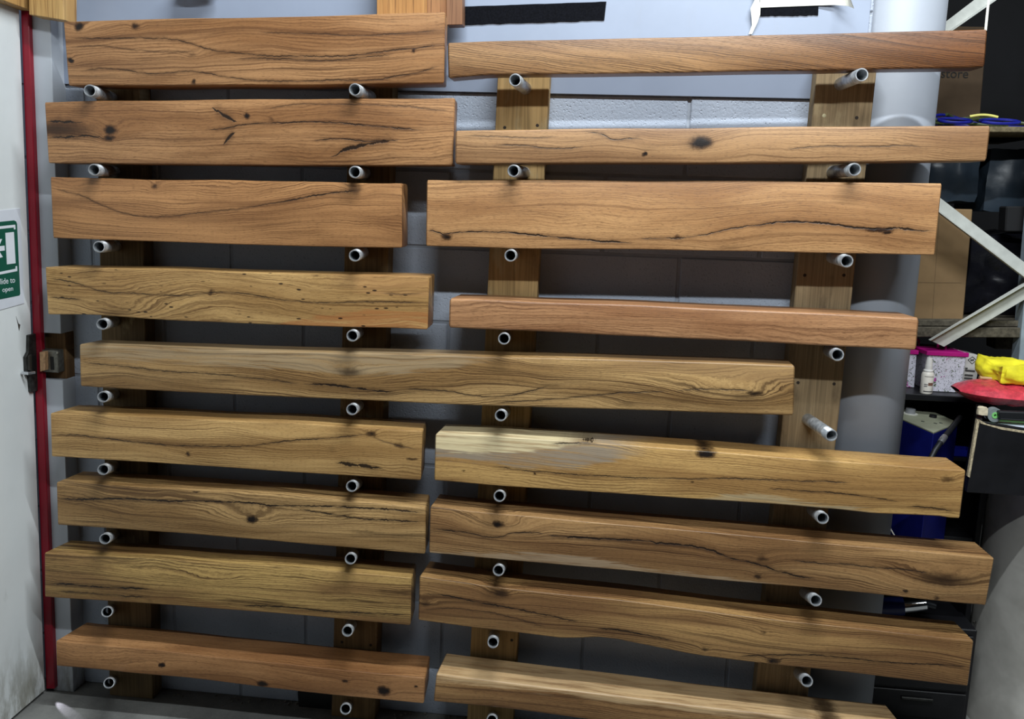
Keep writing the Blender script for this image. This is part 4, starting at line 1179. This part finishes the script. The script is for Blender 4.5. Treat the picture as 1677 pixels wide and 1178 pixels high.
# spray bottle
c = UZ(1514.5, 643, ztop + 0.0008)
c = Vector((c.x, YC + 0.025, ztop + 0.0006))
e = empty('spray_bottle', c, 'small white spray bottle standing before the floral box', 'bottle')
sc = (U(1514, 585, YC + .025).z - c.z) / 0.125
def bl(prof): return lathe_bm([(r * sc, h_ * sc) for r, h_ in prof], 24)
bod = obj('bottle_body', bl([(0.0, 0), (0.019, 0), (0.0205, .003), (0.0205, .066), (0.017, .074), (0.011, .078), (0.0, .078)]), plain('bottle_white', (224, 218, 208), 0.4, var=.03), e, smooth=True)
obj('collar', bl([(0.0, .076), (0.016, .0762), (0.0165, .080), (0.0125, .084), (0.0125, .098), (0.0, .0981)]), plain('cap_white', (228, 226, 222), 0.35, var=.02), e, smooth=True)
obj('spray_cap', bl([(0.0, .0975), (0.0115, .0976), (0.011, .110), (0.0085, .124), (0.0, .125)]), plain('cap_white', (228, 226, 222), 0.35, var=.02), e, smooth=True)
def arc_patch(r, a0, a1, z0, z1, n=6):
    bm = bmesh.new(); rows = []
    for rr in (r, r + .0004):
        rows.append([[bm.verts.new((rr * math.sin(a0 + (a1 - a0) * k / n), -rr * math.cos(a0 + (a1 - a0) * k / n), zz)) for k in range(n + 1)] for zz in (z0, z1)])
    for R in rows:
        for k in range(n): bm.faces.new((R[0][k], R[0][k + 1], R[1][k + 1], R[1][k]))
    for k in range(n):
        for j in (0, 1): bm.faces.new((rows[0][j][k], rows[0][j][k + 1], rows[1][j][k + 1], rows[1][j][k]))
    return bm
for (a0, a1, z0, z1, c3) in ((-.1, .75, .030, .040, (120, 84, 70)), (-.75, .75, .008, .011, (60, 58, 60)), (-.7, -.15, .032, .035, (110, 108, 110)), (-.7, -.2, .026, .029, (110, 108, 110)), (-.75, .75, .060, .062, (150, 146, 140))):
    o = obj('label_print', arc_patch(.0207 * sc, a0, a1, z0 * sc, z1 * sc), plain('print_%d' % c3[0], c3, .6), e)
    o.parent = bod
# white carton with hazard diamond
fr = [U(a, b, YC + 0.10) for a, b in [(1583, 579), (1606, 583), (1596, 641), (1574, 640)]]
fr[2].z = fr[3].z = ztop + .0005
e = empty('product_carton', fr[3], 'pale grey carton with a diamond symbol behind the floral box', 'box')
local_obj('carton_body', prism(fr, [v + Vector((-.01, .09, 0)) for v in fr], .001), plain('carton_white', (196, 192, 188), .5, var=.03), e)
M_PR = plain('print_grey', (70, 68, 68), .6)
def ctn(name, pts): local_obj(name, px_slab(pts, YC + .0985, YC + .1003), M_PR, e)
for s in (0, 1, 2, 3):
    dd = [(1593, 584), (1600, 590), (1592, 596.5), (1585, 589.5)]
    a_, b_ = dd[s], dd[(s + 1) % 4]
    m_ = ((a_[0] + b_[0]) / 2 - 1592.5, (a_[1] + b_[1]) / 2 - 590)
    ctn('diamond_line', [a_, b_, (b_[0] - m_[0] * .16, b_[1] - m_[1] * .16), (a_[0] - m_[0] * .16, a_[1] - m_[1] * .16)])
ctn('diamond_mark', [(1589.5, 589), (1595.5, 588.4), (1595.3, 590.8), (1589.4, 591.2)])
ctn('print_bar', [(1581, 605.5), (1597, 607), (1596.7, 609.3), (1580.6, 608)])
ctn('print_bar', [(1581, 602.2), (1585, 602.5), (1584.6, 604.6), (1580.8, 604.4)])
for k in range(5):
    y_ = 613 + k * 5
    ctn('print_bar', [(1580 - k * .7, y_), (1593.5 - k * .7, y_ + 1), (1593.2 - k * .7, y_ + 3.6), (1579.6 - k * .7, y_ + 2.8)])

# blue machine with a sloping control panel on the cabinet shelf
zt = 1.0
q = [UZ(1494, 659, zt + .012), UZ(1569, 692, zt), UZ(1529, 708, zt - .0), UZ(1455, 676, zt + .012)]
base = Vector((sum(v.x for v in q) / 4, sum(v.y for v in q) / 4, zs2 + .0006))
e = empty('blue_machine', base, 'dark blue machine with grey control panel and dials under the black cabinet top', 'machine')
lo = [Vector((v.x, v.y, zs2 + .0006)) for v in q]
up = [v - Vector((0, 0, .006)) for v in q]
local_obj('housing', prism(up, lo, .002), M_BLUE, e)
pn = local_obj('control_panel', prism(q, [v - Vector((0, 0, .0058)) for v in q], .0012), plain('panel_grey', (140, 142, 122), .5, var=.08), e)
nrm = (q[1] - q[0]).cross(q[3] - q[0]).normalized()
if nrm.z < 0: nrm = -nrm
def on_panel(u_, v_): return q[0].lerp(q[1], u_).lerp(q[3].lerp(q[2], u_), v_)
def knob(u_, v_, prof, mat, nm):
    o = obj(nm, lathe_bm(prof, 20), mat, e, loc=on_panel(u_, v_) - base, rot=Vector((0, 0, 1)).rotation_difference(nrm).to_euler(), smooth=True)
    o.parent = pn
    return o
knob(.27, .62, [(0.0, 0.0), (.026, 0), (.026, .002), (0, .0022)], plain('dial_white', (190, 190, 180), .4), 'dial_plate')
knob(.27, .60, [(0.0, 0.002), (.0165, .002), (.015, .016), (.0, .0165)], plain('knob_grey', (150, 152, 156), .35, .4), 'dial_knob')
knob(.12, .25, [(0.0, 0.0), (.007, 0), (.0065, .006), (0, .0062)], M_BLACK, 'switch')
knob(.62, .30, [(0.0, 0.0), (.012, 0), (.011, .008), (0, .0082)], M_BLACK, 'switch')
for u_, v_ in ((.36, .2), (.80, .55), (.85, .42), (.62, .72)):
    knob(u_, v_, [(0.0, 0.0), (.0055, 0), (.005, .0012), (0, .0014)], plain('mark_grey', (70, 72, 64), .6), 'panel_mark')
# blue hose with metal coupling, blue tray
pts = [U(1572, 684, .30), U(1558, 702, .19), U(1543, 721, .14), U(1531, 738, .11), U(1522, 756, .10)]
e = empty('black_hose', pts[-1], 'black hose with a bright metal coupling in front of the blue machine', 'hose')
local_obj('hose_line', tube_bm(pts, .0085, 10), plain('rubber', (22, 23, 26), .5), e, smooth=True)
local_obj('coupling', tube_bm([pts[1].lerp(pts[2], .72), pts[2], pts[2].lerp(pts[3], .25)], [.0098, .0105, .0098], 12), plain('bright_steel', (214, 216, 220), .25, .9), e, smooth=True)
zt_ = zs3 + .0006
a, b = U(1546, 738, YC + .03), U(1590, 740, YC + .03)
e = empty('blue_tray', (a.x, YC + .03, zt_), 'shallow bright blue tray on the black cabinet shelf', 'tray')
x1_ = min(b.x, xb - .03)
local_obj('tray_base', box_bm(a.x, x1_, YC + .022, YC + .07, zt_, zt_ + .004), plain('tray_blue', (20, 32, 140), .4), e)
for (x0_, x2_, y0_, y2_) in ((a.x, x1_, YC + .018, YC + .022), (a.x, x1_, YC + .07, YC + .074), (a.x - .004, a.x, YC + .018, YC + .074), (x1_, x1_ + .004, YC + .018, YC + .074)):
    local_obj('tray_side', box_bm(x0_, x2_, y0_, y2_, zt_, zt_ + .022, .001, 1), plain('tray_blue', (20, 32, 140), .4), e)
# white cable looped in front of the machine, seen below the yellow beam
p0 = U(1470, 838, .10)
pts = [p0 + Vector((-.022 * math.sin(k / 10 * math.pi), .004 * math.sin(k), .02 - .010 * k)) for k in range(11)]
obj('power_cable', tube_bm(pts, .0022, 8), plain('white_cord', (226, 222, 212), .7), smooth=True, label='thin white cable looped in front of the dark blue machine', cat='cable')
# blue and chrome tool handle between the two lowest long beams
p0, p1, p2, p3 = U(1440, 994, .25), U(1479, 993, .245), U(1516, 989, .24), U(1532, 994, .235)
zf_ = min(p.z for p in (p0, p1, p2, p3))
e = empty('barrel_tool', p0, 'blue and chrome barrel shaped tool lying behind the lowest long beams', 'tool')
local_obj('barrel', tube_bm([p0, p0.lerp(p1, .5), p1], [.030, .0315, .030], 24), plain('navy_plastic', (22, 34, 84), .35), e, smooth=True)
local_obj('chrome_sleeve', tube_bm([p1, p1.lerp(p2, .5), p2], [.0245, .024, .022], 24), plain('chrome', (224, 226, 230), .12, 1.0, .02), e, smooth=True)
local_obj('nozzle', tube_bm([p2, p3], [.013, .010], 16), plain('nozzle_dark', (60, 62, 66), .3, .8), e, smooth=True)
zb0 = zf_ - .0335
x0_, x1_ = U(1428, 1010, .2).x, U(1604, 1010, .2).x
ts = empty('tool_chest', ((x0_ + x1_) / 2, .2, 0), 'black tool chest under the blue and chrome tool beside the column', 'chest')
local_obj('chest_body', box_bm(x0_, x1_, .2, .335, 0.0, zb0, .003, 1), M_BLACK, ts)
for k in range(3):
    z0_ = .03 + k * (zb0 - .04) / 3
    dw = local_obj('drawer', box_bm(x0_ + .012, x1_ - .012, .192, .1995, z0_, z0_ + (zb0 - .07) / 3, .002, 1), M_BLACK, ts)
    hd = local_obj('handle', box_bm((x0_ + x1_) / 2 - .05, (x0_ + x1_) / 2 + .05, .184, .192, z0_ + .06, z0_ + .07, .002, 1), M_BLACKSTEEL, ts)
    hd.parent = dw

# steel drum, black box on it, and what lies on top
rD = .30
xD = U(1602, 1000, .30).x + rD
zD = U(1640, 812, .05).z
e = empty('steel_drum', (xD, .30, 0), 'brushed stainless steel drum at the right edge below the black box', 'drum')
def brushed():
    t = NT('brushed_steel')
    p = t.obj(); x, y, z = t.sep(p)
    n1 = t.noise(t.xyz(t.m('MULTIPLY', x, 3), t.m('MULTIPLY', y, 3), t.m('MULTIPLY', z, 160)), 1, 3, .6)
    n2 = t.noise(p, 5, 4, .6)
    col = t.mix(t.step(n2, .3, .7), lin((168, 165, 158)), lin((200, 197, 190)))
    return t.done(col, t.step(n1, .3, .7, .32, .45), 0.4, .5)
dr = obj('drum_shell', lathe_bm([(0, 0), (rD, 0), (rD, .02), (rD - .003, .025), (rD - .003, zD - .03), (rD, zD - .025), (rD, zD - .002), (rD - .01, zD), (0, zD)], 64), brushed(), e, smooth=True)
dr.data.set_sharp_from_angle(angle=math.radians(35))
c = U(1648, 1081, .05)
obj('rivet', lathe_bm([(0, -.004), (.004, -.003), (.006, .0)], 10, 'y'), plain('rivet_dark', (70, 68, 64), .4, .8), e, loc=Vector((c.x, .30 - math.sqrt(max(0, rD * rD - (c.x - xD) ** 2)) + .004, c.z)) - e.location)
# black chipboard box
YX = .06
bx0 = [(1603, 690), (1760, 716), (1750, 826), (1586, 783)]
fr = [U(a, b, YX) for a, b in bx0]
zbx = zD + .0006
fr[2].z = fr[3].z = zbx
e = empty('black_box', (fr[3].x, YX, zbx), 'open black chipboard box with worn pale edges on the steel drum', 'box')
xl, xr_, zt_ = fr[3].x, fr[1].x, min(fr[0].z, fr[1].z)
local_obj('front_panel', prism(fr, [v + Vector((0, .016, 0)) for v in fr], .0008), M_BLACK, e)
local_obj('side_panel', prism([fr[0], fr[3], fr[3] + Vector((.016, 0, 0)), fr[0] + Vector((.016, 0, 0))], [v + Vector((.085, .24, 0)) for v in (fr[0], fr[3], fr[3] + Vector((.016, 0, 0)), fr[0] + Vector((.016, 0, 0)))]), M_BLACK, e).location.y += .0165
local_obj('back_panel', box_bm(xl + .105, xr_, YX + .241, YX + .256, zbx, zt_, .001, 1), M_BLACK, e)
local_obj('bottom_panel', box_bm(xl + .09, xr_, YX + .0165, YX + .240, zbx, zbx + .012), M_BLACK, e)
M_CHIP = plain('raw_chipboard', (172, 158, 130), .85, var=.35, scale=120)
local_obj('worn_edge', px_slab([(1600.5, 687), (1604.5, 690), (1588.5, 783), (1585, 781)], YX - .0015, YX + .012, .0006), M_CHIP, e)
local_obj('worn_edge', px_slab([(1604, 688), (1617, 695), (1640, 700), (1760, 719), (1760, 723), (1640, 704), (1606, 694)], YX - .0012, YX + .014, .0005), M_CHIP, e)
zi = zt_ - .012
# a tray of tools on the box: device, roll, ruler, papers
def thing_slab(name, pts, Yf, Yb, mat, label, cat, bev=.002):
    return obj(name, px_slab(pts, Yf, Yb, bev), mat, label=label, cat=cat)
thing_slab('papers', [(1640, 697), (1760, 704), (1760, 712), (1640, 700.5)], YX + .03, YX + .16, plain('paper_white', (206, 212, 226), .6, var=.03), 'white papers lying in the black box', 'papers', .0005)
thing_slab('green_ruler', [(1632, 687), (1760, 696), (1760, 699.5), (1632, 690.5)], YX + .05, YX + .075, plain('lime_plastic', (150, 200, 120), .4), 'pale green plastic ruler on top of the papers', 'ruler', .0005)
thing_slab('black_device', [(1636, 674), (1760, 679), (1760, 694), (1637, 687)], YX + .03, YX + .055, plain('device_black', (26, 27, 30), .45), 'flat black device lying under the red packet', 'device', .003)
c = U(1627, 679, YX + .06)
e = empty('tape_roll', c, 'grey tape roll with a green core in the black box', 'tape roll')
obj('roll', lathe_bm([(.009, -.012), (.021, -.012), (.0215, -.010), (.0215, .010), (.021, .012), (.009, .012)], 28, 'y', close=True), plain('tape_grey', (120, 128, 128), .4), e, smooth=False)
obj('core', lathe_bm([(.004, -.0135), (.0095, -.0135), (.0095, .0125), (.004, .0125)], 20, 'y', close=True), plain('core_green', (120, 190, 110), .4), e)
# crumpled bits
lump('paper_scrap', (1603, 668, 1617, 681), YX + .04, YX + .06, plain('scrap_cream', (196, 184, 158), .8), 'crumpled cream paper scrap at the corner of the black box', 'scrap', .004, 6, 2, freq=40)
# red packet
def red_packet():
    a, b = U(1584, 650, YX + .06), U(1760, 655, YX + .06)
    n, mrow = 34, 14
    vs_, fs = [], []
    Lx = b.x - a.x
    for sgn in (1, -1):
        for i in range(n + 1):
            for j in range(mrow + 1):
                u_, v_ = i / n, j / mrow
                x_ = Lx * u_; y_ = -.10 + .20 * v_
                wdt = math.sin(min(1, u_ * 3.0 + .02) * math.pi / 2) ** .6
                prof_ = (4 * v_ * (1 - v_)) ** .6 * wdt
                z_ = sgn * .034 * prof_ + .004 * mnoise.noise(Vector((x_ * 40, y_ * 18, 3 + sgn))) * prof_ * 1.8
                vs_.append((x_, y_ * (.35 + .65 * wdt), z_ - .010 * u_ * 1.2))
    N1 = (n + 1) * (mrow + 1)
    for s in (0, N1):
        for i in range(n):
            for j in range(mrow):
                q_ = s + i * (mrow + 1) + j
                fs.append((q_, q_ + 1, q_ + mrow + 2, q_ + mrow + 1))
    o = obj('red_packet', (vs_, fs), plain('red_film', (206, 62, 78), .12, var=.25, scale=50, bump=1.0), loc=(a.x, YX + .16, a.z + .004), smooth=True,
            label='glossy red plastic packet lying on top of the black box', cat='packet')
red_packet()
lump('yellow_cloth', (1640, 600, 1740, 634), YX + .12, YX + .30, plain('yellow_cloth', (226, 214, 40), .8, var=.12, scale=30, bump=.3), 'crumpled bright yellow cloth on the red packet', 'cloth', .022, 18, 7, freq=11)
a, b = U(1604, 619, .25), U(1645, 622, .25)
obj('wooden_stick', tube_bm([a, a.lerp(b, .1), b], [.007, .005, .004], 8), plain('stick_wood', (188, 160, 118), .7), label='thin pale wooden stick behind the yellow cloth', cat='stick')

# black kick block at the foot of the wall
obj('kick_block', px_slab([(487, 1133), (546, 1138), (546, 1166), (489, 1160)], -.03, -.002, .002), plain('kick_black', (10, 10, 11), .6), label='small black block at the foot of the wall below the reddish beam', cat='block')
# rubble along the wall foot
rs = random.Random(9)
bm = bmesh.new()
for k in range(240):
    x_ = rs.uniform(-1.55, .5); y_ = -abs(rs.gauss(0, .022)) - .006
    r_ = rs.uniform(.0012, .0048)
    mm = Matrix.Translation((x_, y_, r_ * .6)) @ Matrix.Rotation(rs.uniform(0, 6), 4, 'Z') @ Matrix.Diagonal((r_ * rs.uniform(.7, 1.6), r_, r_ * .8, 1))
    bmesh.ops.create_icosphere(bm, subdivisions=1, radius=1.0, matrix=mm)
obj('dust_crumbs', bm, plain('crumbs', (120, 116, 108), .9), label='grey dust and crumbs along the foot of the wall', cat='debris', kind='stuff')

# daylight leaking in under the corner of the sliding door
p = UZ(79, 1140, 0.0); q_ = UZ(104, 1160, 0.0)
sp = bpy.data.lights.new('daylight_gap', 'SPOT')
sp.energy = 1.6; sp.color = (.86, .84, 1.0); sp.spot_size = math.radians(17); sp.spot_blend = .6; sp.shadow_soft_size = .003
so = bpy.data.objects.new('daylight_gap', sp)
COL.objects.link(so)
dirv = (q_ - p).normalized()
so.location = Vector((p.x, p.y, .026)) - dirv * .008
so.rotation_euler = (Vector((q_.x, q_.y, 0.0)) - so.location).to_track_quat('-Z', 'Y').to_euler()
